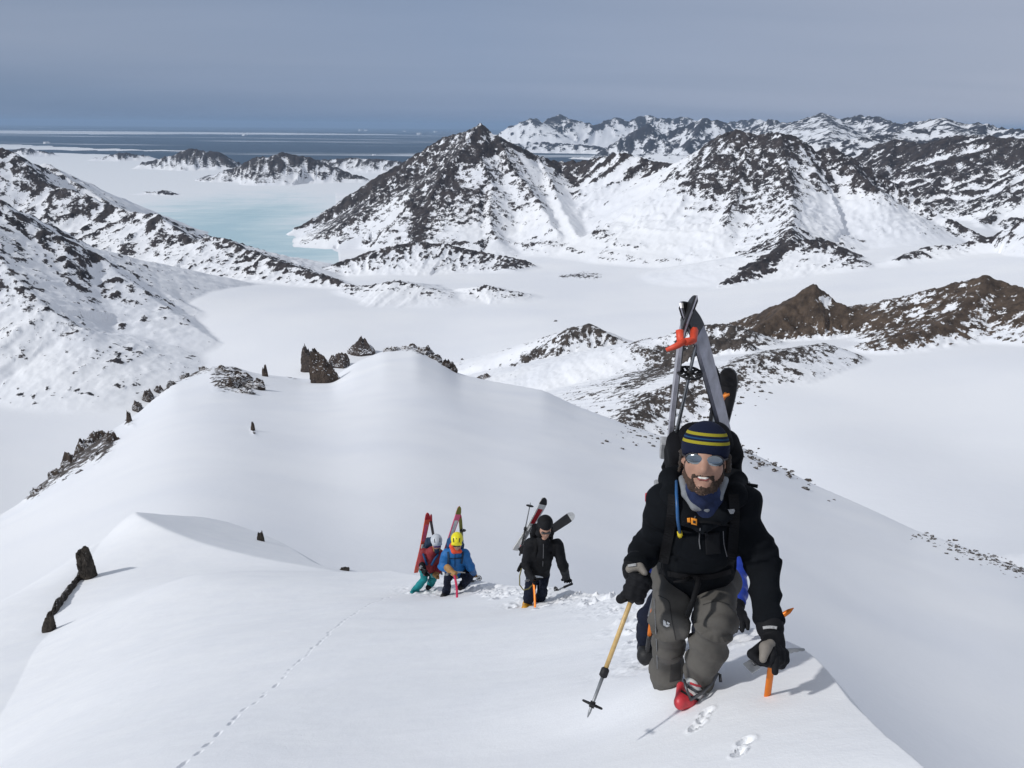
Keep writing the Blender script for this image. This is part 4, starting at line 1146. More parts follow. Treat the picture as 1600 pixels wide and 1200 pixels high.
def glove(name, wrist, palm, grip, axis, rg, mat, mat_palm, parent, vox, s=1.0, thumb_side=1, cuff=True, reach=4.3, arm=None):
    """a gloved hand closed on a bar: palm behind the bar at grip, four unequal fingers wound round it, thumb against them"""
    ax = nrm(axis); n = nrm(grip - palm); n = nrm(n - (n @ ax) * ax); m = np.cross(ax, n)
    R = rg + 0.012 * s
    P = [('c', wrist, palm, 0.040 * s, 0.036 * s)]
    for i, (o, ln, r) in enumerate(((-0.033, 0.80, 0.0115), (-0.011, 0.95, 0.0125), (0.011, 1.0, 0.013), (0.033, 0.93, 0.0125))):
        pts = []
        for q in range(6):
            a = -2.5 + reach * ln * q / 5
            pts.append(grip + ax * (o * s) + (R + 0.004 * s) * (n * math.cos(a) * 1.0 + m * math.sin(a)))
        P += [('c', palm + ax * (o * s * 0.9) - n * 0.004, pts[0], 0.016 * s, 0.015 * s)]
        P += [('c', pts[q], pts[q + 1], r * s, r * s * 0.96) for q in range(5)]
    t0 = palm + ax * (0.030 * s * thumb_side) - m * 0.01
    t1 = grip + ax * (0.052 * s * thumb_side) + m * (R + 0.012 * s) * 1.0 - n * 0.01
    t2 = grip + ax * (0.040 * s * thumb_side) + m * (R * 0.9) + n * (R * 0.9)
    P += [('c', t0, t1, 0.017 * s, 0.015 * s), ('c', t1, t2, 0.0145 * s, 0.0125 * s)]
    o = solid(name, P, mat, parent, vox, 0.006 * s)
    if mat_palm is not None:
        solid('palm_patch', [('c', t0 - m * 0.004, t1 + m * 0.001, 0.0178 * s, 0.0162 * s), ('c', palm + m * 0.016 * s, t0 + m * 0.008, 0.027 * s, 0.020 * s)], mat_palm, o, vox, 0.006 * s)
    if cuff:
        e = toward(palm, wrist, np.linalg.norm(wrist - palm) + 0.05 * s) if arm is None else toward(wrist, arm, 0.04 * s)
        solid('cuff', [('c', toward(wrist, palm, 0.012), e, 0.044 * s, 0.046 * s)], mat, o, vox, 0.004)
    return o
def flat_hand(name, wrist, tip, up, mat, parent, vox, s=1.0):
    """an open gloved hand pressed on the snow, fingers spread and a little bent"""
    f = nrm(tip - wrist); u = nrm(up - (up @ f) * f); sd = np.cross(f, u)
    pc = wrist + f * 0.075 * s
    P = [('c', wrist, pc, 0.036 * s, 0.034 * s), ('c', pc - sd * 0.022 * s, pc + sd * 0.022 * s, 0.026 * s, 0.026 * s)]
    for o, l in ((-0.034, 0.060), (-0.012, 0.078), (0.012, 0.082), (0.034, 0.070)):
        a = pc + sd * o * s + f * 0.02; b = a + f * l * 0.55 * s + sd * o * 0.25 + u * 0.008; c = b + f * l * 0.5 * s - u * 0.02
        P += [('c', a, b, 0.015 * s, 0.013 * s), ('c', b, c, 0.013 * s, 0.011 * s)]
    a = wrist + f * 0.04 + sd * 0.028 * s; b = a + sd * 0.035 * s + f * 0.03; c = b + f * 0.035 * s
    P += [('c', a, b, 0.016 * s, 0.014 * s), ('c', b, c, 0.014 * s, 0.012 * s)]
    o = solid(name, P, mat, parent, vox, 0.006 * s)
    solid('cuff', [('c', toward(wrist, tip, 0.01), toward(tip, wrist, np.linalg.norm(tip - wrist) + 0.06 * s), 0.046 * s, 0.052 * s)], mat, o, vox, 0.004)
    return o
def make_person(J, label, jacket, pants, vox, s=1.0, jr=1.0, group=None, jfold=0.006, pfold=0.012, puffy=False, head_up=(0, 0, 1), hs=1.0, boot=None):
    """body in one mesh, clothing as its children; J holds the joints"""
    R = frame_of(J['look'], head_up)
    hp, g = head_prims(J['head'], R, hs)
    sr, sl, hr, hl = J['sr'], J['sl'], J['hr'], J['hl']
    ch = J['chest']; pe = (hr + hl) / 2
    nb = J['neck']
    mid = ch * 0.45 + pe * 0.55
    P = list(hp)
    P += [('c', g(0, 0.04, -0.15), nb, 0.060 * hs, 0.075 * s), ('c', nb, ch, 0.09 * s, 0.13 * s), ('c', ch, mid, 0.135 * s, 0.125 * s), ('c', mid, pe, 0.125 * s, 0.125 * s),
          ('c', sr * 0.8 + ch * 0.2, sl * 0.8 + ch * 0.2, 0.075 * s, 0.075 * s), ('c', hr, hl, 0.085 * s, 0.085 * s)]
    P += limb(sr, J['er'], J['wr'], 0.056 * s, 0.040 * s, 0.030 * s) + limb(sl, J['el'], J['wl'], 0.056 * s, 0.040 * s, 0.030 * s)
    P += limb(hr, J['kr'], J['ar'], 0.062 * s, 0.040 * s, 0.030 * s) + limb(hl, J['kl'], J['al'], 0.062 * s, 0.040 * s, 0.030 * s)
    for h_, w_ in (('hand_r', 'wr'), ('hand_l', 'wl')):
        P += [('c', J[w_], J[h_], 0.032 * s, 0.026 * s)]
    for f_, a_ in (('tr', 'ar'), ('tl', 'al')):
        P += [('c', J[a_], J[f_], 0.034 * s, 0.026 * s)]
    cuts = [('c', g(-0.026, -0.098, -0.064), g(0.026, -0.098, -0.064), 0.006 * hs, 0.006 * hs)]
    V, F = sdf_mesh(P, vox, 0.022, cuts)
    V = relax(V, F, 1, 0.4)
    body = mesh_obj('person', (V, F), M_['skin'])
    tag(body, label, 'person', group)
    # jacket
    w = J.get('jacket_low', pe * 0.85 + mid * 0.15)
    q = jr * s
    lat = nrm(sl - sr)
    JP = [('c', nb, ch, 0.105 * q, 0.155 * q), ('c', ch, mid, 0.158 * q, 0.150 * q), ('c', mid, w, 0.150 * q, 0.145 * q),
          ('c', ch - lat * 0.06 * s, mid - lat * 0.045 * s, 0.125 * q, 0.125 * q), ('c', ch + lat * 0.06 * s, mid + lat * 0.045 * s, 0.125 * q, 0.125 * q),
          ('c', mid - lat * 0.045 * s, w - lat * 0.05 * s, 0.125 * q, 0.125 * q), ('c', mid + lat * 0.045 * s, w + lat * 0.05 * s, 0.125 * q, 0.125 * q),
          ('c', sr, sl, 0.090 * q, 0.090 * q)]
    JP += limb(sr, J['er'], toward(J['wr'], J['er'], 0.015), 0.092 * q, 0.074 * q, 0.060 * q) + limb(sl, J['el'], toward(J['wl'], J['el'], 0.015), 0.092 * q, 0.074 * q, 0.060 * q)
    V, F = sdf_mesh(JP, vox, 0.03)
    bones = [(sr, J['er']), (J['er'], J['wr']), (sl, J['el']), (J['el'], J['wl']), (ch, w)]
    V = folds(V, F, bones, jfold * s, 9 if not puffy else 14, 1.3, [(J['er'], 0.14), (J['el'], 0.14), (J['wr'], 0.12), (J['wl'], 0.12), (sr, 0.1), (sl, 0.1)])
    jk = mesh_obj('jacket', (relax(V, F, 1, 0.3), F), jacket, body)
    # trousers
    PP = [('c', hr, hl, 0.106 * s, 0.106 * s), ('c', pe, mid * 0.45 + pe * 0.55, 0.118 * s, 0.112 * s)]
    PP += limb(hr, J['kr'], J['ar'], 0.092 * s, 0.071 * s, 0.068 * s) + limb(hl, J['kl'], J['al'], 0.092 * s, 0.071 * s, 0.068 * s)
    V, F = sdf_mesh(PP, vox, 0.016)
    V = folds(V, F, [(hr, J['kr']), (J['kr'], J['ar']), (hl, J['kl']), (J['kl'], J['al'])], pfold * s, 8.5, 4.1, [(J['kr'] * .4 + J['ar'] * .6, 0.15), (J['kl'] * .45 + J['al'] * .55, 0.16), (J['kr'], 0.1), (J['kl'], 0.1)])
    pt = mesh_obj('trousers', (relax(V, F, 1, 0.25), F), pants, body)
    return body, jk, pt, R, g

# ------------------------------------------------------------------ gear builders
def make_ski(tip, tail, nvec, label, mats, w=0.105, bind=True, group=None, scale=1.0, curl=0.07):
    """a ski as one board with up-turned tip; base, edges and binding are its parts"""
    tip = np.asarray(tip, float); tail = np.asarray(tail, float)
    ax = nrm(tip - tail); Ln = np.linalg.norm(tip - tail)
    n = nrm(nvec); n = nrm(n - (n @ ax) * ax); sd = np.cross(ax, n)
    ts = np.concatenate([np.linspace(0, 0.86, 26), np.linspace(0.87, 1.0, 16)])
    def wid(t):
        base = np.interp(t, [0, 0.05, 0.45, 0.85, 0.93, 0.975, 0.992, 1.0], [0.72, 0.92, 0.80, 1.06, 1.0, 0.74, 0.42, 0.12])
        return w * base / 2
    def ctr(t):
        c = max(0.0, (t - 0.84) / 0.16)
        return tail + ax * (t * Ln) + n * (curl * c * c) + n * 0.012 * math.sin(math.pi * min(t / 0.84, 1))
    def board(t0, t1, off, th, shrink, mt, name, parent):
        V, F = [], []
        T = [t for t in ts if t0 <= t <= t1]
        for t in T:
            c = ctr(t); h = wid(t) * shrink; k = th * (0.55 + 0.45 * math.sin(math.pi * min(max(t, 0.03), 0.97)))
            for sx, so in ((-1, 1), (1, 1), (1, -1), (-1, -1)):
                V.append(c + sd * h * sx * (0.97 if so > 0 else 1.0) + n * (off + so * k / 2))
        for i in range(len(T) - 1):
            for j in range(4):
                F.append((i * 4 + j, i * 4 + (j + 1) % 4, i * 4 + 4 + (j + 1) % 4, i * 4 + 4 + j))
        F += [(0, 1, 2, 3), tuple(len(V) - 4 + j for j in (3, 2, 1, 0))]
        return poly_obj(name, V, F, mt, parent, smooth=False)
    o = board(0, 1, 0.0, 0.013 * scale, 1.0, mats[0], 'ski', None)
    tag(o, label, 'ski', group)
    board(0, 0.995, -0.0085 * scale, 0.004, 0.985, mats[1], 'base', o)
    board(0.0, 0.97, -0.0055 * scale, 0.0025, 1.012, M_['edge'], 'edge', o)
    if len(mats) > 2:
        board(0.90, 1, 0.004 * scale, 0.011 * scale, 1.01, mats[2], 'tip', o)
    if len(mats) > 3:
        board(0.54, 0.84, 0.0065 * scale, 0.004, 0.62, mats[3], 'stripe', o)
    if bind:
        c = ctr(0.47); A = [sd, ax, n]
        bd = poly_obj('binding', *join_vf([box_vf(c + n * 0.022, A, (0.030, 0.045, 0.018)), box_vf(c - ax * 0.26 + n * 0.03, A, (0.028, 0.055, 0.026)), box_vf(c - ax * 0.13 + n * 0.012, A, (0.020, 0.13, 0.006))]), M_['binding'], o, False)
        poly_obj('heel_lever', *box_vf(c - ax * 0.30 + n * 0.065, A, (0.020, 0.016, 0.028)), M_['wred'], bd, False)
    return o
def basket_vf(c, axis, r):
    ax = nrm(axis); u = nrm(np.cross(ax, [0.3, 0.9, 0.1])); v = np.cross(ax, u)
    parts = []
    ring = [c + r * (math.cos(a) * u + math.sin(a) * v) for a in np.linspace(0, 2 * math.pi, 25)]
    parts.append(tube_vf(ring, r * 0.11, 6)); parts.append(tube_vf([c - ax * 0.012, c + ax * 0.012], r * 0.30, 8))
    for k in range(6):
        a = k * math.pi / 3; d = math.cos(a) * u + math.sin(a) * v
        parts.append(tube_vf([c + d * r * 0.2, c + d * r * 0.98], r * 0.13, 5))
        e = math.cos(a + .52) * u + math.sin(a + .52) * v
        parts.append(tube_vf([c + e * r * 0.62 + d * 0, c + e * r * 0.98], r * 0.10, 5))
    return join_vf(parts)
def make_pole(top, tip, label, up_mat, low_mat, split=0.55, r=0.0085, rb=0.045, collar=True, grip=True, group=None, bpos=0.05):
    top = np.asarray(top, float); tip = np.asarray(tip, float); e = tip - top; L_ = np.linalg.norm(e); a = e / L_
    o = tube('ski_pole', [top, top + e * split], [r, r * 0.96], up_mat, None, 12); tag(o, label, 'ski pole', group)
    lo = tube('lower_shaft', [top + e * (split - 0.02), tip - a * 0.02, tip], [r * 0.78, r * 0.62, r * 0.2], low_mat, o, 10)
    if collar: tube('clamp', [top + e * (split - 0.025), top + e * (split - 0.015), top + e * (split + 0.03), top + e * (split + 0.04)], [r * 1.2, r * 1.75, r * 1.75, r * 0.9], M_['rubber'], o, 10)
    if grip: tube('grip', [top - a * 0.02, top - a * 0.01, top + a * 0.06, top + a * 0.13, top + a * 0.14], [r * 0.9, r * 1.9, r * 1.6, r * 1.75, r * 1.1], M_['rubber'], o, 10)
    poly_obj('basket', *basket_vf(tip - a * (bpos if bpos < 1 else 0.05), a, rb), M_['rubber'], o)
    return o
def make_axe(head, spike, pick_dir, label, shaft_mat, low_mat=None, bend=0.0, s=1.0, low=0.5, group=None, hammer=False):
    head = np.asarray(head, float); spike = np.asarray(spike, float); e = spike - head; L_ = np.linalg.norm(e); a = e / L_
    p = nrm(np.asarray(pick_dir, float)); p = nrm(p - (p @ a) * a); sd = np.cross(a, p)
    def c(t): return head + e * t + p * bend * math.sin(math.pi * t)
    def shaft(t0, t1, name, mat, par, k=1.0):
        V, F = [], []
        T = np.linspace(t0, t1, 9)
        for t in T:
            q = c(t)
            for j in range(10):
                an = 2 * math.pi * j / 10
                V.append(q + p * 0.0155 * s * k * math.cos(an) + sd * 0.0095 * s * k * math.sin(an))
        for i in range(8):
            for j in range(10):
                F.append((i * 10 + j, i * 10 + (j + 1) % 10, i * 10 + 10 + (j + 1) % 10, i * 10 + 10 + j))
        F += [tuple(range(9, -1, -1)), tuple(80 + j for j in range(10))]
        return poly_obj(name, V, F, mat, par)
    o = shaft(0, low if low_mat else 1, 'ice_axe', shaft_mat, None); tag(o, label, 'ice axe', group)
    if low_mat: shaft(low, 1, 'grip', low_mat, o, 1.06)
    # head: drooped toothed pick on one side, adze blade on the other
    pts = []
    n = 12
    for i in range(n + 1):
        t = i / n
        q = head + p * (0.155 * s * t) + a * (0.035 * s * t * t - 0.004)
        h = (0.014 * (1 - t) + 0.004) * s
        tooth = 0.003 * s * (i % 2) if i > 5 else 0
        pts.append((q - a * h, q + a * (h + tooth)))
    V, F = [], []
    for u, v in pts:
        V += [u + sd * 0.0028 * s, v + sd * 0.0028 * s, v - sd * 0.0028 * s, u - sd * 0.0028 * s]
    for i in range(n):
        for j in range(4): F.append((i * 4 + j, i * 4 + (j + 1) % 4, i * 4 + 4 + (j + 1) % 4, i * 4 + 4 + j))
    F += [(0, 1, 2, 3), (4 * n, 4 * n + 1, 4 * n + 2, 4 * n + 3)]
    pk = poly_obj('pick', V, F, M_['steel'], o, False)
    A = [p, a, sd]
    parts = [box_vf(head - p * 0.004, A, (0.026 * s, 0.014 * s, 0.009 * s)), box_vf(head - p * 0.055 * s, A, (0.035 * s, 0.007 * s, 0.007 * s))]
    poly_obj('head_block', *join_vf(parts), M_['dsteel'], o, False)
    q = head - p * 0.095 * s
    poly_obj('adze', *box_vf(q + a * 0.006 * s, [nrm(p - 0.25 * a), nrm(a + 0.25 * p), sd], (0.020 * s, 0.0025 * s, (0.026 if not hammer else 0.012) * s)), M_['steel'], o, False)
    tube('spike', [spike - a * 0.012, spike + a * 0.012, spike + a * 0.05 * s], [0.012 * s, 0.009 * s, 0.001], M_['dsteel'], o, 8)
    return o
def sunglasses(g, R, s, lens, body, y=-0.094, z=0.004, wide=1.0):
    f = None
    prims = []
    for sx in (-1, 1):
        pts = [g(sx * (0.033 * wide + 0.0290 * wide * math.cos(a)), y + 0.016 * abs(math.cos(a) > 0) * math.cos(a) * 1.0 + 0.004, z + 0.0200 * math.sin(a)) for a in np.linspace(0, 2 * math.pi, 15)]
        prims += [('c', pts[i], pts[i + 1], 0.0040 * s, 0.0040 * s) for i in range(14)]
        prims += [('c', g(sx * 0.060 * wide, y + 0.02, z + 0.004), g(sx * 0.080, -0.045, z + 0.006), 0.0036 * s, 0.0034 * s), ('c', g(sx * 0.080, -0.045, z + 0.006), g(sx * 0.088, 0.02, z + 0.008), 0.0032 * s, 0.003 * s)]
    prims += [('c', g(-0.008, y - 0.004, z + 0.006), g(0.008, y - 0.004, z + 0.006), 0.0036 * s, 0.0036 * s)]
    f = solid('sunglasses', prims, M_['frame'], body, 0.0032 * s if s > 0.9 else 0.004, 0.003)
    for sx in (-1, 1):
        ln = R @ np.array([[math.cos(sx * 0.32), -math.sin(sx * 0.32), 0], [math.sin(sx * 0.32), math.cos(sx * 0.32), 0], [0, 0, 1]])
        solid('lens', [('e', g(sx * 0.033 * wide, y + 0.003, z), ln, np.array([0.0300 * wide, 0.0055, 0.0205]) * s)], lens, f, 0.003, 0.003)
    return f
def backpack(c, u, b, size, mat, label, lid=True, vox=0.012, s=1.0):
    """c centre, u up along the back, b away from the back; size = half width, depth, height"""
    u = nrm(u); b = nrm(b - (b @ u) * u); r = np.cross(b, u)
    R = np.stack([r, b, u], 1)
    w, d, h = size
    P = [('b', c, R, (w, d, h), min(w, d) * 0.55), ('b', c + b * d * 0.65 - u * h * 0.15, R, (w * 0.72, d * 0.6, h * 0.62), d * 0.4)]
    V, F = sdf_mesh(P, vox, 0.03)
    V = folds(V, F, [(c - u * h, c + u * h)], 0.010 * s, 9, 2.2)
    o = mesh_obj('backpack', (V, F), mat); tag(o, label, 'backpack')
    if lid: 
        V, F = sdf_mesh([('b', c + u * h * 1.02 - b * d * 0.1, R, (w * 0.70, d * 0.9, h * 0.20), d * 0.6)], vox, 0.02)
        mesh_obj('lid', (folds(V, F, [(c, c + u)], 0.008 * s, 12, 5.2), F), mat, o)
    for sx in (-1, 1):
        tube('side_strap', [c + r * sx * w * 1.01 - b * d * 0.5 + u * h * 0.35, c + r * sx * w * 1.05 + b * d * 0.2 + u * h * 0.37, c + r * sx * w * 0.85 + b * d * 0.95 + u * h * 0.36], 0.008 * s, M_['strap'], o, 6)
    return o, R

# ------------------------------------------------------------------ the man in front
A_ = at
mm = dict(head=A_(1101, 716, 3.20), look=-A_(1101, 716, 1.0) * np.array([1, 1, 0.72]) + np.array([0.0, 0, -0.02]),
          neck=A_(1099, 792, 3.36), chest=A_(1096, 838, 3.40), sr=A_(1042, 792, 3.36), sl=A_(1158, 790, 3.36),
          er=A_(1015, 852, 3.50), wr=A_(992, 884, 3.36), hand_r=A_(992, 915, 3.29), el=A_(1190, 878, 3.36), wl=A_(1202, 972, 3.22), hand_l=A_(1206, 1012, 3.17),
          hr=A_(1054, 905, 3.60), hl=A_(1120, 905, 3.60), kr=A_(1045, 978, 3.45), kl=A_(1119, 982, 3.34), ar=A_(1045, 1088, 3.80), al=A_(1087, 1066, 3.47), tr=A_(1045, 1098, 3.86), tl=A_(1064, 1098, 3.40))
man, jk, pt, RH, g = make_person(mm, 'smiling bearded man in black jacket, grey trousers and striped beanie climbing the ridge', M_['black'], M_['grey'], 0.0075, s=0.93, jr=0.92, jfold=0.018, pfold=0.030, hs=1.03)
hs = 1.03
hat = solid('beanie', [('e', g(0, 0.018, 0.045), RH, np.array([0.0885, 0.108, 0.096]) * hs), ('e', g(0, -0.014, 0.035), RH, np.array([0.084, 0.088, 0.075]) * hs)], HATM, man, 0.006, 0.02,
            clip=[(-(RH @ np.array([0, 0.30, 1.0])), -float((RH @ np.array([0, 0.30, 1.0])) @ g(0, -0.08, 0.022)))], rel=1)
zb = float(RH[:, 2] @ g(0, 0, 0.02)); zt = float(RH[:, 2] @ g(0, 0, 0.142))
set_band(hat, lambda V: (V @ RH[:, 2] - zb) / (zt - zb) + 0.02 * np.cos(8 * (V @ RH[:, 0] - RH[:, 0] @ g(0, 0, 0))) * 0)
sunglasses(g, RH, hs, M_['lens'], man, wide=1.08)
# beard, moustache and hair
bp = []
for sx in (-1, 1):
    bp += [('c', g(sx * 0.066, -0.020, -0.020), g(sx * 0.060, -0.034, -0.064), 0.009, 0.013), ('c', g(sx * 0.060, -0.034, -0.064), g(sx * 0.034, -0.068, -0.098), 0.0155, 0.0185),
           ('c', g(sx * 0.034, -0.068, -0.098), g(0, -0.082, -0.106), 0.0185, 0.0205), ('c', g(sx * 0.004, -0.100, -0.050), g(sx * 0.032, -0.088, -0.058), 0.0065, 0.0065), ('c', g(sx * 0.032, -0.086, -0.058), g(sx * 0.036, -0.076, -0.085), 0.0075, 0.010)]
V, F = sdf_mesh(bp, 0.0045, 0.010, cuts=[('e', g(0, -0.106, -0.068), RH, np.array([0.026, 0.020, 0.0125]))])
Nn = vnormals(V, F); V = V + Nn * (0.004 * perlin3(V * 160) + 0.003 * perlin3(V * 320))[:, None]
bo = mesh_obj('beard', (V, F), M_['beard'], man)
hp_ = []
rnd = random.Random(3)
for sx in (-1, 1):
    for i in range(5):
        a = g(sx * (0.081 + rnd.uniform(-.004, .008)), 0.012 + rnd.uniform(-.03, .03), 0.012 + rnd.uniform(-.012, .01))
        b = g(sx * (0.085 + rnd.uniform(-.004, .012)), 0.018 + rnd.uniform(-.03, .03), -0.045 + rnd.uniform(-.02, .015))
        hp_.append(('c', a, b, 0.010, 0.006))
    V, F = sdf_mesh(hp_, 0.005, 0.006); Nn = vnormals(V, F); hp_ = []
    mesh_obj('hair_tuft', (V + Nn * (0.005 * perlin3(V * 120))[:, None], F), M_['hair'], man)

mo = solid('mouth', [('c', g(-0.026, -0.089, -0.058), g(-0.012, -0.0955, -0.067), 0.0042, 0.0050), ('c', g(-0.012, -0.0955, -0.067), g(0.012, -0.0955, -0.067), 0.0050, 0.0050), ('c', g(0.012, -0.0955, -0.067), g(0.026, -0.089, -0.058), 0.0050, 0.0042)], M_['mouth'], man, 0.003, 0.004)
solid('teeth', [('c', g(-0.021, -0.0935, -0.0575), g(-0.009, -0.0985, -0.0615), 0.0032, 0.0042), ('c', g(-0.009, -0.0985, -0.0615), g(0.009, -0.0985, -0.0615), 0.0042, 0.0042), ('c', g(0.009, -0.0985, -0.0615), g(0.021, -0.0935, -0.0575), 0.0042, 0.0032)], M_['teeth'], mo, 0.0028, 0.003)
# collar, hood and neck gaiter
solid('neck_gaiter', [('c', g(0, 0.015, -0.112), A_(1099, 790, 3.27), 0.064, 0.080), ('c', A_(1099, 790, 3.27), A_(1099, 806, 3.25), 0.08, 0.06)], M_['patblue'], man, 0.007, 0.02)
V, F = sdf_mesh([('c', A_(1066, 748, 3.30), A_(1071, 772, 3.235), 0.015, 0.015), ('c', A_(1071, 772, 3.235), A_(1085, 793, 3.205), 0.015, 0.014), ('c', A_(1085, 793, 3.205), A_(1104, 796, 3.20), 0.014, 0.014),
                 ('c', A_(1104, 796, 3.20), A_(1123, 778, 3.22), 0.014, 0.015), ('c', A_(1123, 778, 3.22), A_(1133, 750, 3.29), 0.015, 0.015)], 0.006, 0.01)
mesh_obj('fleece_collar', (V, F), M_['collar'], man)
hd = [('c', A_(1046, 748, 3.44), A_(1050, 776, 3.30), 0.042, 0.046), ('c', A_(1050, 776, 3.30), A_(1074, 806, 3.225), 0.046, 0.038), ('c', A_(1074, 806, 3.225), A_(1098, 820, 3.21), 0.036, 0.030), ('c', A_(1098, 820, 3.21), A_(1128, 802, 3.225), 0.030, 0.038),
      ('c', A_(1128, 802, 3.225), A_(1150, 774, 3.30), 0.038, 0.044), ('c', A_(1150, 774, 3.30), A_(1150, 752, 3.46), 0.044, 0.042), ('c', A_(1046, 748, 3.44), A_(1098, 735, 3.56), 0.044, 0.055), ('c', A_(1098, 735, 3.56), A_(1150, 752, 3.46), 0.055, 0.044)]
V, F = sdf_mesh(hd, 0.0075, 0.02); V = folds(V, F, [(A_(1050, 776, 3.3), A_(1098, 830, 3.21)), (A_(1098, 830, 3.21), A_(1150, 774, 3.3))], 0.008, 12, 9.0)
hood = mesh_obj('hood', (V, F), M_['black'], man)
# gloves
pole_top = A_(1004, 890, 3.29); pole_tip = A_(918, 1121, 3.13)
gr = pole_top + (pole_tip - pole_top) * 0.13
gl1 = glove('glove', A_(990, 889, 3.36), A_(1003, 910, 3.335), gr, pole_tip - pole_top, 0.016, M_['black2'], None, man, 0.0055, 1.18, 1, arm=mm['er'])
solid('palm_patch', [('c', A_(984, 889, 3.28), A_(1000, 886, 3.28), 0.017, 0.017), ('c', A_(1000, 886, 3.28), A_(1007, 895, 3.26), 0.017, 0.013)], M_['palm'], gl1, 0.0055, 0.006)
axe_head = A_(1207, 1026, 3.12); axe_spike = hit(1199, 1086) - np.array([0, 0, 0.05])
pick = A_(1262, 1040, 3.22) - A_(1172, 1018, 3.03)
gl2 = glove('glove', A_(1202, 976, 3.21), A_(1209, 1004, 3.17), A_(1206, 1024, 3.115), pick, 0.014, M_['black2'], None, man, 0.0055, 1.2, -1, arm=mm['el'])
solid('palm_patch', [('c', A_(1196, 1012, 3.075), A_(1192, 1030, 3.055), 0.022, 0.014), ('c', A_(1196, 1012, 3.075), A_(1204, 1006, 3.09), 0.022, 0.018)], M_['palm'], gl2, 0.0055, 0.008)
solid('forefinger', [('c', A_(1212, 1028, 3.07), A_(1211, 1050, 3.06), 0.015, 0.0125)], M_['black2'], gl2, 0.005, 0.006)
# boot on the leading foot, cuff of the other
bt = solid('boot', [('c', A_(1094, 1086, 3.47), A_(1072, 1094, 3.38), 0.042, 0.034), ('c', A_(1072, 1094, 3.38), A_(1063, 1099, 3.355), 0.034, 0.026), ('c', A_(1064, 1072, 3.42), A_(1063, 1094, 3.36), 0.018, 0.022)], M_['bootred'], man, 0.005, 0.012)
solid('boot_cuff', [('c', A_(1090, 1060, 3.455), A_(1095, 1082, 3.46), 0.052, 0.050), ('c', A_(1080, 1070, 3.40), A_(1086, 1082, 3.40), 0.030, 0.032)], M_['bootwhite'], bt, 0.0055, 0.012)
dr_b = Drape([bt] + list(bt.children))
dr_b.strip('boot_buckle', [(1066, 1064), (1080, 1076), (1096, 1084), (1104, 1084)], 4, M_['dsteel'], bt, 0.009)
dr_b.strip('boot_buckle', [(1064, 1079), (1078, 1088), (1092, 1094)], 3.5, M_['rubber'], bt, 0.008)
dr_b.strip('boot_buckle', [(1078, 1067), (1092, 1073), (1106, 1070)], 3.5, M_['bootred'], bt, 0.008)
dr_b.strip('boot_buckle', [(1074, 1073), (1086, 1081), (1100, 1080)], 3, M_['rubber'], bt, 0.008)
tube('boot_strap', [A_(1069, 1062, 3.37), A_(1073, 1078, 3.33), A_(1079, 1092, 3.33)], 0.006, M_['dsteel'], bt, 6)
tube('boot_strap', [A_(1078, 1094, 3.34), A_(1098, 1082, 3.36), A_(1114, 1066, 3.43), A_(1121, 1052, 3.47), A_(1125, 1054, 3.46), A_(1126, 1066, 3.45)], 0.007, M_['dsteel'], bt, 6)
# trim on the trousers
dr = Drape([jk, pt, hood])
drp = Drape([pt]); drj = Drape([jk])
drp.patch('cuff_patch', [(1049, 1030), (1065, 1024), (1064, 1062), (1046, 1066)], M_['greydk'], pt, 6, 8, 0.003)
drp.patch('cuff_patch', [(1074, 1012), (1098, 1030), (1096, 1062), (1070, 1050)], M_['greydk'], pt, 8, 8, 0.003)
drp.patch('knee_logo', [(1036, 968), (1040, 970.5), (1042, 980), (1036.5, 977)], M_['white'], pt, 3, 3, 0.004)
drp.patch('knee_logo', [(1036.5, 977), (1042, 980), (1047, 978), (1043, 975.8)], M_['white'], pt, 3, 3, 0.0042)
drp.patch('knee_logo', [(1042.5, 971), (1047, 974), (1045, 976.5), (1041.5, 973.6)], M_['white'], pt, 3, 3, 0.004)
drp.strip('seam', [(1028, 930), (1046, 938), (1050, 970), (1056, 1000)], 1.2, M_['greydk'], pt, 0.002)
drp.strip('seam', [(1098, 945), (1120, 938), (1140, 945)], 1.2, M_['greydk'], pt, 0.002)
drp.strip('zip', [(1022, 935), (1024, 975), (1026, 1010), (1027, 1045)], 1.4, M_['zip'], pt, 0.003)
dr.strip('belt', [(1030, 893), (1055, 899), (1085, 903), (1115, 901), (1142, 893)], 8, M_['strap'], man, 0.010, smooth=3)
tube('belt_tail', [A_(1092, 903, 3.34), A_(1090, 915, 3.32), A_(1084, 935, 3.28), A_(1074, 963, 3.27)], 0.011, M_['strap'], man, 6)
tube('belt_tail', [A_(1080, 903, 3.36), A_(1066, 908, 3.34), A_(1053, 909, 3.34)], [0.010, 0.008, 0.004], M_['strap'], man, 6)
dr.patch('chest_pocket', [(1101, 833), (1124, 832), (1126, 865), (1103, 867)], M_['black2'], jk, 8, 8, 0.010)
dr.strip('zip', [(1094, 825), (1092, 845), (1094, 858)], 1.6, M_['zip'], jk, 0.006)
dr.strip('zip', [(1130, 830), (1131, 850), (1136, 870)], 1.4, M_['zip'], jk, 0.006)
dr.strip('zip', [(1092, 796), (1087, 805), (1084, 812)], 2.0, M_['zip'], jk, 0.006)
dr.strip('cuff_print', [(982, 885), (993, 884)], 3.5, M_['pale'], gl1, 0.004)
dr_g = Drape([c for o in (gl1, gl2) for c in [o] + list(o.children)])
dr_g.strip('cuff_print', [(981, 884), (994, 882)], 4, M_['pale'], gl1, 0.004)
dr_g.strip('cuff_print', [(1192, 981), (1203, 979), (1214, 981)], 4.5, M_['pale'], gl2, 0.004)

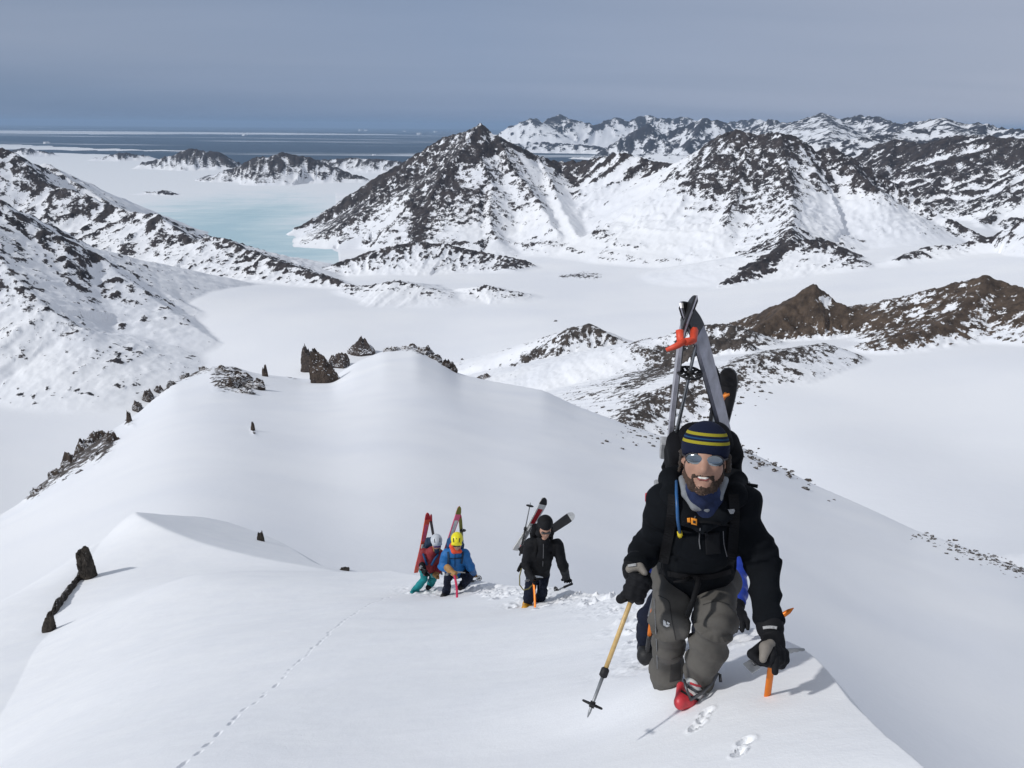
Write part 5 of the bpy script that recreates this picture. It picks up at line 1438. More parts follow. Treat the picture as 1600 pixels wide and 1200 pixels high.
# pack, straps and skis
up_t = nrm(mm['neck'] - (mm['hr'] + mm['hl']) / 2); bk = np.array([0.02, 1.0, 0.25])
pc = A_(1094, 760, 3.68)
pk, RP = backpack(pc, up_t, bk, (0.160, 0.105, 0.27), M_['pack'], 'large black backpack on the bearded man with skis crossed above it', s=1.0)
tube('haul_strap', [A_(1160, 752, 3.46), A_(1168, 757, 3.43), A_(1184, 760, 3.42)], [0.005, 0.007, 0.008], M_['strap'], pk, 6)
dj = Drape([jk, hood])
dj.strip('shoulder_strap', [(1052, 772), (1050, 800), (1046, 830), (1040, 860), (1036, 880)], 16, M_['strap'], pk, 0.014, smooth=4)
dj.strip('shoulder_strap', [(1146, 772), (1148, 800), (1147, 830), (1145, 855), (1143, 876)], 16, M_['strap'], pk, 0.014, smooth=4)
dj.strip('chest_strap', [(1050, 822), (1075, 816), (1100, 815), (1148, 822)], 4, M_['strap'], pk, 0.010, smooth=4)
bkl = dj.patch('buckle', [(1080, 809), (1089, 811), (1089, 821), (1080, 819)], M_['buckle'], pk, 3, 3, 0.022)
dj.patch('buckle', [(1073.5, 809.5), (1078.5, 809), (1079, 816.5), (1074, 816)], M_['buckle'], pk, 3, 3, 0.018)
dj.patch('buckle_slot', [(1082.5, 813), (1087, 814), (1087, 818.5), (1082.5, 817)], M_['rubber'], bkl if bkl else pk, 2, 2, 0.0245)
pts = []
for p in ((1057, 752), (1057, 770), (1058, 790), (1059, 812), (1062, 832)):
    q = dj.hit(*p, 0.022); pts.append(q if q is not None else A_(p[0], p[1], 3.25))
tube('drinking_hose', pts, 0.0065, M_['hose'], pk, 8)
q = pts[-1]; tube('hose_clip', [q, q + (pts[-1] - pts[-2]) * 0.35], 0.011, M_['yellow'], pk, 8)
tube('bite_valve', [q + (pts[-1] - pts[-2]) * 0.35, q + (pts[-1] - pts[-2]) * 0.75, q + (pts[-1] - pts[-2]) * 1.0], [0.008, 0.012, 0.010], M_['valve'], pk, 8)
dj.patch('strap_badge', [(1137, 796), (1150, 795), (1146, 803), (1141, 803)], M_['pale'], pk, 3, 3, 0.016)
make_ski(A_(1083, 472, 3.30), A_(1174, 868, 4.12), nrm(np.array([0.97, -0.22, 0]) * 0.93 + np.array([-0.21, -0.95, 0.2]) * 0.33), 'worn silver ski of the crossed pair, the one whose tip leans over the bearded man', (M_['skisilver'], M_['skibase'], M_['skiblack']), 0.105, True, scale=1.3, curl=-0.05)
make_ski(A_(1068, 462, 3.28), A_(1036, 870, 4.08), nrm(np.array([-0.97, 0.22, 0]) * 0.99 + np.array([-0.21, -0.95, 0.2]) * 0.10), 'edge-on silver ski of the crossed pair with a rounded black tip', (M_['skisilver'], M_['skibase'], M_['skiblack']), 0.100, True, scale=1.3, curl=-0.05)
sk = tube('ski_strap', [A_(1062, 516, 3.27), A_(1063, 534, 3.26), A_(1072, 534, 3.25), A_(1083, 532, 3.27), A_(1085, 515, 3.31)], 0.016, M_['strapred'], None, 6)
tag(sk, 'red rubber strap holding the crossed silver skis together', 'strap')
tube('strap_tail', [A_(1070, 533, 3.25), A_(1058, 540, 3.24), A_(1041, 547, 3.24)], [0.014, 0.013, 0.008], M_['strapred'], sk, 6)
make_pole(A_(1030, 800, 3.82), A_(1087, 540, 3.36), 'tan and grey ski pole strapped upside down to the black backpack', M_['bamboo'], M_['alu'], 0.45, 0.011, 0.05, True, False, bpos=0.13)
# the pole in his right hand and the axe under his left
make_pole(pole_top, pole_tip, 'tan-shafted ski pole with black basket in the right hand of the bearded man', M_['bamboo'], M_['alu'], 0.70, 0.0095, 0.038)
make_axe(axe_head, axe_spike, pick, 'orange ice axe planted in the snow under the left glove of the bearded man', M_['orange'], None, 0, 1.0)
ax2 = tube('ice_axe', [A_(1190, 986, 3.50), A_(1206, 974, 3.48), A_(1222, 962, 3.46), A_(1233, 955, 3.45), A_(1240, 950, 3.44)], [0.012, 0.013, 0.012, 0.010, 0.002], M_['orange'], None, 8)
tag(ax2, 'tip of an orange axe sticking out behind the left sleeve of the bearded man', 'ice axe')
tube('leash', [A_(1190, 986, 3.50), A_(1196, 975, 3.42), A_(1200, 965, 3.36)], 0.006, M_['strap'], ax2, 6)

# ------------------------------------------------------------------ the climber right behind him, mostly hidden
bb = dict(head=A_(1104, 735, 4.62), look=np.array([-0.25, -1, -0.2]), neck=A_(1100, 800, 4.72), chest=A_(1092, 840, 4.76), sr=A_(1042, 808, 4.72), sl=A_(1142, 812, 4.70),
          er=A_(1016, 862, 4.72), wr=A_(1002, 893, 4.55), hand_r=A_(1008, 915, 4.48), el=A_(1149, 888, 4.62), wl=A_(1149, 943, 4.42), hand_l=A_(1151, 966, 4.36),
          hr=A_(1058, 905, 4.90), hl=A_(1112, 905, 4.90), kr=A_(1016, 968, 4.50), kl=A_(1102, 968, 4.55), ar=A_(1014, 1012, 4.62), al=A_(1096, 1010, 4.75), tr=A_(1010, 1020, 4.5), tl=A_(1090, 1020, 4.65))
bm, bj, bpnt, RB, gb = make_person(bb, 'climber in bright blue padded jacket and navy trousers hidden behind the bearded man', M_['blue'], M_['navy'], 0.011, s=0.95, jfold=0.012, puffy=True)
for q_ in ('r', 'l'): solid('boot', [('c', bb['a' + q_], bb['t' + q_] - np.array([0, 0, .02]), .062, .052)], M_['rubber'], bm, 0.012, 0.02)
solid('helmet', [('e', gb(0, 0.02, 0.05), RB, np.array([0.092, 0.115, 0.09]))], M_['rubber'], bm, 0.01, 0.02)
axb_s = hit(1008, 1040) - np.array([0, 0, 0.04]); axb_h = A_(1024, 922, 4.36)
glove('glove', bb['wr'], A_(1010, 908, 4.50), A_(1020, 918, 4.40), np.array([0.3, 0.9, 0.1]), 0.014, M_['black2'], None, bm, 0.008, 1.15, 1)
flat_hand('glove', bb['wl'], A_(1154, 975, 4.28), np.array([0, 0, 1.0]), M_['black2'], bm, 0.008, 1.1)
make_axe(axb_h, axb_s, np.array([-0.3, -0.9, 0.1]), 'orange ice axe with a black grip planted beside the knee of the hidden climber', M_['orange'], M_['skiblack'], 0.012, 1.2, 0.52)
pkb, _ = backpack(A_(1096, 800, 4.98), np.array([0.05, -0.25, 1]), np.array([0.0, 1, 0.2]), (0.15, 0.10, 0.24), M_['pack'], 'black backpack of the hidden climber in the blue padded jacket')
make_ski(A_(1128, 574, 4.62), A_(1072, 860, 5.2), np.array([0.9, -0.45, 0.1]), 'black ski with a pale stripe behind the crossed silver skis', (M_['skiblack'], M_['skibase'], M_['skiblack'], M_['bootwhite']), 0.11, False, scale=1.3, curl=-0.05)
make_ski(A_(1143, 570, 4.72), A_(1082, 860, 5.3), np.array([-0.4, -0.9, 0.1]), 'plain black ski with a broad rounded tip behind the crossed silver skis', (M_['skiblack'], M_['skibase'], M_['skiblack']), 0.115, False, scale=1.3, curl=0.05)
st2 = tube('ski_strap', [A_(1112, 612, 4.64), A_(1118, 622, 4.60), A_(1128, 626, 4.60), A_(1134, 616, 4.64)], 0.013, M_['straporange'], None, 6)
tag(st2, 'orange rubber strap around the two black skis', 'strap')
tube('strap_tail', [A_(1130, 620, 4.60), A_(1140, 616, 4.59)], [0.012, 0.007], M_['straporange'], st2, 6)

# ------------------------------------------------------------------ the three farther down the ridge
def dep(p): return float(-(RC.T @ np.asarray(p))[2])
def small_pack(J, w, h, mat, label, off=0.2):
    pe = (J['hr'] + J['hl']) / 2
    u = nrm(J['neck'] - pe); b = np.array([0, 1, 0.4]); b = nrm(b - (b @ u) * u)
    return backpack(J['neck'] * 0.72 + pe * 0.28 + b * off, u, b, (w, 0.10, h), mat, label, vox=0.016)[0]
# black jacket
d0 = dep(hit(826, 946)); B = lambda x, y, dd=0.0: at(x, y, d0 + dd)
J = dict(head=B(852, 824, -.38), look=np.array([0.08, -1, -0.42]), neck=B(848, 846, -.28), chest=B(846, 862, -.15), sr=B(829, 850, -.2), sl=B(870, 852, -.22),
         er=B(822, 880, -.1), wr=B(829, 899, -.22), hand_r=B(832, 906, -.27), el=B(880, 884, -.15), wl=hit(885, 913) + np.array([0, 0, .10]), hand_l=hit(885.5, 913.5) + np.array([0, 0, .09]),
         hr=B(832, 897, .12), hl=B(848, 897, .12), kr=B(828, 921, -.10), kl=B(848, 921, -.02), ar=B(824, 944, .05), al=B(842, 940, .20), tr=B(822, 950, -.05), tl=B(840, 948, .1))
p1, j1_, t1_, R1, g1 = make_person(J, 'climber in black hooded jacket leaning on an orange axe on the ridge', M_['black2'], M_['navy'], 0.014, s=1.0, jr=0.92, jfold=0.012, pfold=0.016, hs=1.05)
solid('hood', [('e', g1(0, 0.045, 0.03), R1, np.array([0.108, 0.105, 0.125])), ('c', g1(-.07, -.01, -.1), g1(.07, -.01, -.1), .055, .055)], M_['black2'], p1, 0.012, 0.03, cuts=[('e', g1(0, -0.10, -0.02), R1, np.array([0.066, 0.075, 0.080]))])
solid('beanie', [('e', g1(0, 0.01, 0.055), R1, np.array([0.088, 0.105, 0.080]))], M_['black2'], p1, 0.01, 0.02, clip=[(-R1[:, 2], -float(R1[:, 2] @ g1(0, 0, 0.022)))])
solid('sunglasses', [('c', g1(-.042, -.090, .002), g1(.042, -.090, .002), .021, .021)], M_['dlens'], p1, 0.007, .01)
glove('glove', J['wr'], B(831, 902, -.24), B(833, 904, -.30), np.array([0.5, -0.8, 0]), 0.014, M_['black2'], None, p1, 0.009, 1.25, 1)
flat_hand('glove', J['wl'], hit(892, 919) + np.array([0, 0, .02]), np.array([0, -.3, 1.0]), M_['black2'], p1, 0.009, 1.25)
solid('boot', [('c', J['ar'], B(823, 950, .0), .07, .065), ('c', B(823, 949, .02), B(820, 951, -.15), .06, .05)], M_['amber'], p1, 0.012, 0.02)
solid('boot', [('c', J['al'], J['tl'], .066, .055)], M_['rubber'], p1, 0.012, 0.02)
make_axe(B(833, 903, -.30), hit(836, 951) - np.array([0, 0, .05]), np.array([0.5, -0.8, 0]), 'orange ice axe planted in front of the climber in the black hooded jacket', M_['orange'], None, 0.01, 1.25)
pk1 = small_pack(J, 0.15, 0.25, M_['pack'], 'black backpack of the climber in the black hooded jacket')
d1 = Drape([j1_])
for pp in ([(836, 842), (837, 856), (834, 872)], [(864, 844), (865, 858), (862, 874)]): d1.strip('shoulder_strap', pp, 4.5, M_['zip'] if False else M_['strap'], pk1, 0.02)
d1.strip('zip', [(849, 850), (849, 866), (848, 885)], 1.0, M_['zip'], j1_, 0.008)
make_ski(B(853, 781, .0), B(805, 860, .35), np.array([0.5, -0.8, 0.3]), 'red and white ski strapped upright on the black-hooded climber', (M_['bootwhite'], M_['skibase'], M_['skiblack'], M_['wred']), 0.12, True, curl=-0.05)
make_ski(B(898, 803, .25), B(812, 862, .10), np.array([0.3, -0.85, 0.5]), 'broad black ski jutting out sideways behind the black-hooded climber', (M_['skiblack'], M_['skibase'], M_['bootwhite']), 0.125, False, curl=-0.04)
make_pole(B(812, 868, .2), B(829, 785, .12), 'ski pole pointing up from the pack of the black-hooded climber', M_['skiblack'], M_['alu'], 0.5, 0.012, 0.05, True, False)
make_pole(hit(893, 917) + np.array([0, 0, .05]), hit(865, 927) + np.array([0, 0, .03]), 'ski pole lying on the snow under the hand of the black-hooded climber', M_['skiblack'], M_['alu'], 0.4, 0.011, 0.055, True, True)
cd = tube('axe_leash', [B(815, 888, -.2), B(812, 900, -.25), B(812, 914, -.28), B(818, 922, -.3), B(826, 920, -.32), B(832, 914, -.32)], 0.009, M_['rope'], None, 6); tag(cd, 'olive cord looping from the black-hooded climber to the orange axe', 'cord')
lh = tube('strap', [B(815, 880, -.05), B(812, 888, -.1), B(809, 893, -.1)], [0.02, 0.03, 0.02], M_['strap'], pk1, 6)
# blue shell, yellow helmet
d0 = dep(hit(697, 930)); C = lambda x, y, dd=0.0: at(x, y, d0 + dd)
J = dict(head=C(714, 846, -.45), look=np.array([0.0, -1, -0.45]), neck=C(710, 862, -.3), chest=C(709, 873, -.15), sr=C(698, 866, -.22), sl=C(726, 866, -.22),
         er=C(691, 885, -.2), wr=C(703, 891, -.42), hand_r=C(708, 896, -.48), el=C(735, 886, -.1), wl=hit(740, 905) + np.array([0, 0, .12]), hand_l=hit(740.3, 905.6) + np.array([0, 0, .11]),
         hr=C(704, 893, .12), hl=C(720, 893, .12), kr=C(700, 904, -.22), kl=C(733, 903, -.15), ar=C(697, 927, .0), al=C(722, 915, .12), tr=C(694, 932, -.12), tl=C(719, 918, .0))
p2, j2_, t2_, R2, g2 = make_person(J, 'climber in blue jacket and yellow helmet kneeling on the snow with a crimson axe', M_['cyan'], M_['navy'], 0.016, s=1.05, jfold=0.012, pfold=0.016, hs=1.08)
hm = solid('helmet', [('e', g2(0, 0.015, 0.055), R2, np.array([0.107, 0.130, 0.098])), ('c', g2(-.07, -.085, .035), g2(.07, -.085, .035), .022, .022)], M_['helmety'], p2, 0.011, 0.03, clip=[(-R2[:, 2], -float(R2[:, 2] @ g2(0, 0, 0.018)))])
for sx in (-1, 0, 1): solid('vent', [('c', g2(sx * .045, -.085, .095), g2(sx * .05, -.04, .132), .009, .009)], M_['rubber'], hm, 0.008, .01)
solid('sunglasses', [('c', g2(-.042, -.090, .0), g2(.042, -.090, .0), .020, .020)], M_['dlens'], p2, 0.007, .01)
solid('collar', [('c', g2(-.085, -.02, -.10), g2(-.05, -.07, -.16), .045, .05), ('c', g2(-.05, -.07, -.16), g2(.05, -.07, -.17), .05, .035), ('c', g2(-.085, -.02, -.10), g2(-.05, .06, -.1), .045, .05)], M_['orange_c'], p2, 0.012, .02)
glove('glove', J['wr'], C(706, 894, -.45), C(709, 896, -.50), np.array([0.75, -0.6, 0]), 0.014, M_['tan'], None, p2, 0.011, 1.4, 1)
flat_hand('glove', J['wl'], hit(743, 914) + np.array([0, 0, .03]), np.array([0, -.3, 1.0]), M_['tan'], p2, 0.011, 1.3)
solid('boot', [('c', J['ar'], C(695, 930, -.02), .07, .065), ('c', C(695, 930, 0), C(692, 932, -.15), .06, .05)], M_['rubber'], p2, 0.014, 0.02)
solid('boot', [('c', J['al'], J['tl'], .066, .055)], M_['rubber'], p2, 0.012, 0.02)
make_axe(C(709, 895, -.52), hit(714, 934) - np.array([0, 0, .05]), np.array([0.9, -0.4, -0.1]), 'crimson ice axe planted in front of the yellow helmet climber', M_['pink'], None, 0.02, 1.3)
pk2 = small_pack(J, 0.15, 0.22, M_['packblue'], 'blue backpack of the yellow helmet climber')
d2 = Drape([j2_])
for pp in ([(700, 862), (701, 871), (700, 881)], [(723, 862), (723, 871), (721, 881)]): d2.strip('shoulder_strap', pp, 3.2, M_['packteal'], pk2, 0.02)
d2.strip('chest_strap', [(700, 873), (711, 872.5), (723, 873)], 1.6, M_['packteal'], pk2, 0.02)
d2.strip('zip', [(711, 866), (711, 875), (711, 886)], 0.8, M_['navy'], j2_, 0.008)
make_ski(C(720, 793, .15), C(680, 905, .55), np.array([0.6, -0.75, 0.3]), 'bright pink ski rising from the pack of the yellow helmet climber', (M_['skipink'], M_['skibase'], M_['olive'], M_['bootwhite']), 0.11, True, curl=-0.05)
make_ski(C(719, 800, .25), C(724, 900, .7), np.array([0.7, -0.6, 0.2]), 'olive-skinned ski standing beside the bright pink one', (M_['olive'], M_['olive'], M_['wred']), 0.075, False, curl=-0.05)
make_pole(C(724, 880, .5), C(723, 825, .3), 'ski pole with its basket up beside the yellow helmet', M_['alu'], M_['alu'], 0.5, 0.010, 0.055, False, False)
make_pole(hit(728, 917) + np.array([0, 0, .05]), hit(750, 905) + np.array([0, 0, .03]), 'ski pole lying in the snow under the hand of the yellow helmet climber', M_['skiblack'], M_['alu'], 0.5, 0.011, 0.05, True, True)
# red jacket, pale helmet
d0 = dep(hit(648, 926)); E = lambda x, y, dd=0.0: at(x, y, d0 + dd)
J = dict(head=E(682, 848, -.30), look=np.array([0.25, -1, -0.3]), neck=E(675, 862, -.2), chest=E(671, 872, -.1), sr=E(662, 864, -.15), sl=E(686, 865, -.12),
         er=E(657, 881, -.15), wr=E(661, 888, -.3), hand_r=E(663, 893, -.35), el=E(688, 882, .0), wl=E(684, 893, -.1), hand_l=E(682, 898, -.15),
         hr=E(663, 890, .12), hl=E(676, 890, .12), kr=E(663, 905, -.12), kl=E(677, 903, .0), ar=E(648, 923, .08), al=E(672, 914, .25), tr=E(645, 927, -.05), tl=E(669, 918, .12))
p3, j3_, t3_, R3, g3 = make_person(J, 'climber in dark red jacket, teal trousers and pale grey helmet', M_['red'], M_['teal'], 0.016, s=0.95, jfold=0.012, pfold=0.014, hs=1.02)
hm = solid('helmet', [('e', g3(0, 0.015, 0.055), R3, np.array([0.107, 0.128, 0.10])), ('c', g3(-.07, -.085, .035), g3(.07, -.085, .035), .02, .02)], M_['helmetw'], p3, 0.011, 0.03, clip=[(-R3[:, 2], -float(R3[:, 2] @ g3(0, 0, 0.016)))])
for sx in (-1, 0, 1): solid('vent', [('c', g3(sx * .045, -.085, .095), g3(sx * .05, -.04, .132), .009, .009)], M_['rubber'], hm, 0.008, .01)
solid('goggles', [('c', g3(-.045, -.088, .0), g3(.045, -.088, .0), .026, .026)], M_['iris'], p3, 0.008, .01)
solid('neck_gaiter', [('c', g3(0, -.055, -.085), g3(0, -.03, -.16), .05, .062)], M_['packteal'], p3, 0.011, .01)
for sx in (-1, 1): solid('hair_strand', [('c', g3(sx * .06, -.03, -.03), g3(sx * .05, -.07, -.13), .02, .014)], M_['tan'], p3, .01, .01)
glove('glove', J['wr'], E(662, 891, -.32), E(664, 894, -.37), np.array([0.6, -0.7, 0]), 0.014, M_['black2'], None, p3, 0.011, 1.3, 1)
glove('glove', J['wl'], E(683, 896, -.12), E(681, 899, -.17), np.array([0.6, -0.7, 0]), 0.014, M_['tan'], None, p3, 0.011, 1.2, 1)
solid('boot', [('c', J['ar'], E(646, 926, 0), .065, .06), ('c', E(646, 926, 0), E(643, 927, -.13), .055, .045)], M_['teal'], p3, 0.014, 0.02)
solid('boot', [('c', J['al'], J['tl'], .06, .05)], M_['rubber'], p3, 0.012, 0.02)
make_axe(E(665, 892, -.38), hit(655, 917) - np.array([0, 0, .05]), np.array([0.7, -0.6, 0]), 'dark ice axe under the glove of the climber in the red jacket', M_['pink'], M_['dsteel'], 0, 1.2)
pk3 = small_pack(J, 0.15, 0.22, M_['packteal'], 'dark blue backpack of the climber in the red jacket')
make_ski(E(670, 803, .1), E(650, 895, .5), np.array([0.6, -0.75, 0.3]), 'orange-red ski rising from the pack of the climber in the red jacket', (M_['skired'], M_['skibase'], M_['wred'], M_['skipink']), 0.11, True, curl=-0.05)
make_ski(E(671, 805, .15), E(690, 898, .55), np.array([-0.6, -0.75, 0.2]), 'dark ski meeting the orange-red ski at its tip', (M_['skibase'], M_['skibase'], M_['wred']), 0.06, False, curl=-0.05)
for p in (J['sr'], J['sl']):
    tube('shoulder_strap', [p + np.array([0, -.11, .05]), p * 0.6 + J['chest'] * 0.4 + np.array([0, -.16, 0]), p * .3 + J['chest'] * .7 + np.array([0, -.17, -.08])], 0.022, M_['packblue'], pk3, 6)

# ------------------------------------------------------------------ rocks standing out of the snow
def ground(px, py):
    """where a pixel's ray meets the land"""
    v = ray(px, py); a = math.atan2(v[0], v[1]); t = -v[2] / math.hypot(v[0], v[1])
    j = int(np.clip(np.searchsorted(az, a), 1, NA - 1)); w = (a - az[j - 1]) / (az[j] - az[j - 1])
    h = H[:, j - 1] * (1 - w) + H[:, j] * w
    k = int(np.argmax(h > -t * rr))
    if k == 0: k = 1
    f0 = h[k - 1] + t * rr[k - 1]; f1 = h[k] + t * rr[k]
    u = np.clip(-f0 / (f1 - f0 + 1e-12), 0, 1); r_ = rr[k - 1] + u * (rr[k] - rr[k - 1])
    return np.array([r_ * math.sin(a), r_ * math.cos(a), -t * r_])
def land_z(x, y):
    a = math.atan2(x, y); r_ = math.hypot(x, y)
    j = int(np.clip(np.searchsorted(az, a), 1, NA - 1)); i = int(np.clip(np.searchsorted(rr, r_), 1, NR - 1))
    w = (a - az[j - 1]) / (az[j] - az[j - 1]); u = (r_ - rr[i - 1]) / (rr[i] - rr[i - 1])
    return (H[i - 1, j - 1] * (1 - w) + H[i - 1, j] * w) * (1 - u) + (H[i, j - 1] * (1 - w) + H[i, j] * w) * u
def ico(sub):
    p = (1 + 5 ** .5) / 2
    V = [(-1, p, 0), (1, p, 0), (-1, -p, 0), (1, -p, 0), (0, -1, p), (0, 1, p), (0, -1, -p), (0, 1, -p), (p, 0, -1), (p, 0, 1), (-p, 0, -1), (-p, 0, 1)]
    F = [(0, 11, 5), (0, 5, 1), (0, 1, 7), (0, 7, 10), (0, 10, 11), (1, 5, 9), (5, 11, 4), (11, 10, 2), (10, 7, 6), (7, 1, 8), (3, 9, 4), (3, 4, 2), (3, 2, 6), (3, 6, 8), (3, 8, 9), (4, 9, 5), (2, 4, 11), (6, 2, 10), (8, 6, 7), (9, 8, 1)]
    V = [nrm(v) for v in V]
    for _ in range(sub):
        m = {}; G = []
        def mid(a, b):
            k = (min(a, b), max(a, b))
            if k not in m: m[k] = len(V); V.append(nrm(V[a] + V[b]))
            return m[k]
        for a, b, c in F:
            x, y, z = mid(a, b), mid(b, c), mid(c, a); G += [(a, x, z), (b, y, x), (c, z, y), (x, y, z)]
        F = G
    return np.array(V), np.array(F)
ICO = {k: ico(k) for k in (1, 2, 3, 4)}
def rock_mat(name, a, b, size, snow=0.30):
    """dark broken rock; snow lies on its flat tops"""
    m, t, bs = new_mat(name)
    geo = N(t, 'ShaderNodeNewGeometry')
    n1 = noise_node(t, geo.outputs['Position'], 1.6 / size, 8, 0.68); n2 = noise_node(t, geo.outputs['Position'], 7.0 / size, 6, 0.7)
    cr = ramp(t, [(0.32, a), (0.66, b)]); L(t, n1.outputs['Fac'], cr.inputs[0])
    sp = N(t, 'ShaderNodeSeparateXYZ'); L(t, geo.outputs['Normal'], sp.inputs[0])
    ad = N(t, 'ShaderNodeMath', operation='MULTIPLY_ADD'); ad.inputs[1].default_value = 0.75; L(t, n2.outputs['Fac'], ad.inputs[0]); L(t, sp.outputs['Z'], ad.inputs[2])
    mr = N(t, 'ShaderNodeMapRange'); mr.inputs[1].default_value = 1.42 - snow; mr.inputs[2].default_value = 1.50 - snow; L(t, ad.outputs[0], mr.inputs[0])
    mx = N(t, 'ShaderNodeMix', data_type='RGBA'); L(t, mr.outputs[0], mx.inputs[0]); L(t, cr.outputs[0], mx.inputs[6]); mx.inputs[7].default_value = (0.84, 0.85, 0.88, 1)
    L(t, mx.outputs[2], bs.inputs['Base Color']); bs.inputs['Roughness'].default_value = 0.85; bs.inputs['Specular IOR Level'].default_value = 0.2
    bp = N(t, 'ShaderNodeBump'); bp.inputs['Distance'].default_value = size * 0.16; bp.inputs['Strength'].default_value = 1.0
    L(t, n2.outputs['Fac'], bp.inputs['Height']); L(t, bp.outputs[0], bs.inputs['Normal'])
    return m
RM_BIG = rock_mat('outcrop_rock', (0.022, 0.018, 0.017), (0.115, 0.088, 0.070), 6.0, 0.42)
RM_NEAR = rock_mat('boulder_rock', (0.016, 0.014, 0.013), (0.085, 0.072, 0.060), 0.45, 0.08)
RM_STONE = rock_mat('stone_rock', (0.020, 0.017, 0.015), (0.10, 0.082, 0.068), 1.0, 0.12)
def crag(name, base, size, label, mat, seed, sub=4, rot=0.0, lean=(0, 0), teeth=0.35, sink=0.35, cat='rock', group=None, rough=0.28, taper=0.22):
    """angular outcrop: width, depth, height in metres, pointed top, broken faces"""
    V, F = ICO[sub]; V = V.copy()
    rs = np.random.RandomState(seed)
    P = V * 1.0
    rad = 1 + rough * perlin3(V * 1.6 + seed * 3.7) + rough * 0.6 * np.abs(perlin3(V * 3.7 + seed * 1.3)) - rough * 0.40 * np.abs(perlin3(V * 7.5 + seed)) + rough * 0.28 * perlin3(V * 15.0 + seed * 2.1)
    for _ in range(14):                                   # cleavage planes
        n = nrm(rs.normal(size=3) * np.array([1, 1, 0.45])); c = rs.uniform(0.55, 0.85)
        d = (P * rad[:, None]) @ n
        rad = np.where(d > c, rad * (c + (d - c) * 0.15) / np.maximum(d, 1e-6), rad)
    P = P * (rad * (1 + 0.07 * perlin3(V * 9.0 + seed) + 0.05 * np.abs(perlin3(V * 18.0 + seed * 1.7))))[:, None]
    up = np.clip(P[:, 2], 0, 2)
    tz = teeth * up * perlin3(np.stack([P[:, 0] * 2.6 + seed, P[:, 1] * 2.6, P[:, 0] * 0], 1)) * 1.8
    tp_ = 1 - taper * np.clip(P[:, 2], 0, 1.2)
    Q = np.stack([P[:, 0] * tp_, P[:, 1] * tp_, P[:, 2] + tz], 1)
    w, dpt, h = size
    Q = Q * np.array([w / 2, dpt / 2, h / (2 - 2 * sink) * 1.0])
    Q[:, 0] += lean[0] * np.clip(Q[:, 2], 0, None); Q[:, 1] += lean[1] * np.clip(Q[:, 2], 0, None)
    c, s = math.cos(rot), math.sin(rot)
    Q = np.stack([Q[:, 0] * c - Q[:, 1] * s, Q[:, 0] * s + Q[:, 1] * c, Q[:, 2]], 1)
    o = link(name, raw_mesh(name, Q, F, smooth=False), mat)
    o.location = tuple(base + np.array([0, 0, h * (0.5 - sink) * 0.5]))
    tag(o, label, cat, group)
    return o
def crag_px(px, py, wpx, hpx, label, mat, seed, depth=0.7, sunk=0.0, **kw):
    b = ground(px, py); m = np.linalg.norm(b) / F_PX
    b = b + np.array([0, 0, -sunk])
    return crag('rock_outcrop' if wpx > 12 and m > 0.1 else 'boulder', b, (wpx * m * 1.25, wpx * m * depth * 1.25, hpx * m * 1.1), label, mat, seed, **kw)
ORD = ('first', 'second', 'third', 'fourth', 'fifth', 'sixth', 'seventh', 'eighth', 'ninth')
# crest of the snow dome
crag_px(508, 598, 46, 52, 'tall split rock tooth leaning on the snow crest', RM_BIG, 3, lean=(-0.30, 0), teeth=0.08, taper=0.25, rough=0.30)
crag_px(484, 580, 20, 40, 'narrow pointed rock beside the tall split tooth', RM_BIG, 5, lean=(-0.1, 0), teeth=0.08, taper=0.35, rough=0.30)
crag_px(530, 572, 34, 18, 'low dark rock with snow between the tall tooth and the pyramid rock', RM_BIG, 8)
crag_px(567, 552, 48, 26, 'pyramid-shaped rock with a white snow face on the crest', RM_BIG, 12, teeth=0.25, taper=0.62, rough=0.42)
crag_px(414, 588, 10, 14, 'small single rock spike on the crest of the snow bowl', RM_BIG, 14)
for i, (a, b, w, h) in enumerate(((352, 580, 30, 12), (372, 592, 34, 18), (394, 606, 34, 16), (360, 604, 30, 14), (383, 614, 30, 10))):
    crag_px(a, b, w * 1.1, h * 0.6, 'rock of the dark cluster on top of the snow dome', RM_BIG, 20 + i, sink=0.5, group='rocks on the dome top')
for i, (a, b, w, h) in enumerate(((62, 768, 30, 14), (88, 742, 32, 18), (112, 722, 34, 24), (135, 700, 38, 30), (158, 684, 36, 26), (176, 690, 24, 24), (150, 712, 22, 18), (128, 736, 18, 10), (104, 748, 16, 8))):
    crag_px(a, b, w * 1.15, h * 0.62, (ORD[i] + ' jagged rock up from the low end of the steep rock shoulder') if i < 6 else 'small outlying rock under the jagged row on the rock shoulder', RM_BIG, 40 + i, sink=0.42, depth=0.6, teeth=0.3, group='rocks on the shoulder', rot=-0.5, sunk=1.2)
for i, (a, b, w, h) in enumerate(((215, 640, 22, 10), (232, 624, 26, 11), (250, 612, 18, 7), (202, 658, 9, 12), (268, 602, 18, 5), (290, 590, 20, 6), (318, 578, 16, 5))):
    crag_px(a, b, w, h, ORD[i] + ' small rock up the snow edge from the rock shoulder to the dome', RM_BIG, 60 + i, sink=0.45, group='rocks on the dome edge', rot=-0.6)
for i, (a, b, w, h) in enumerate(((612, 548, 30, 5), (640, 546, 34, 7), (662, 552, 30, 9), (680, 562, 26, 9), (697, 573, 22, 8), (708, 580, 14, 6))):
    crag_px(a, b, w, h, ORD[i] + ' flat rock from the pyramid rock along the rounded snow crest', RM_BIG, 80 + i, sink=0.5, group='rocks on the rounded crest', rot=0.5)
crag_px(396, 672, 7, 12, 'lone dark rock streak in the snow bowl below the dome', RM_BIG, 90)
crag_px(757, 592, 26, 6, 'low rock where the snow crest meets the cone hill', RM_BIG, 91, sink=0.5)
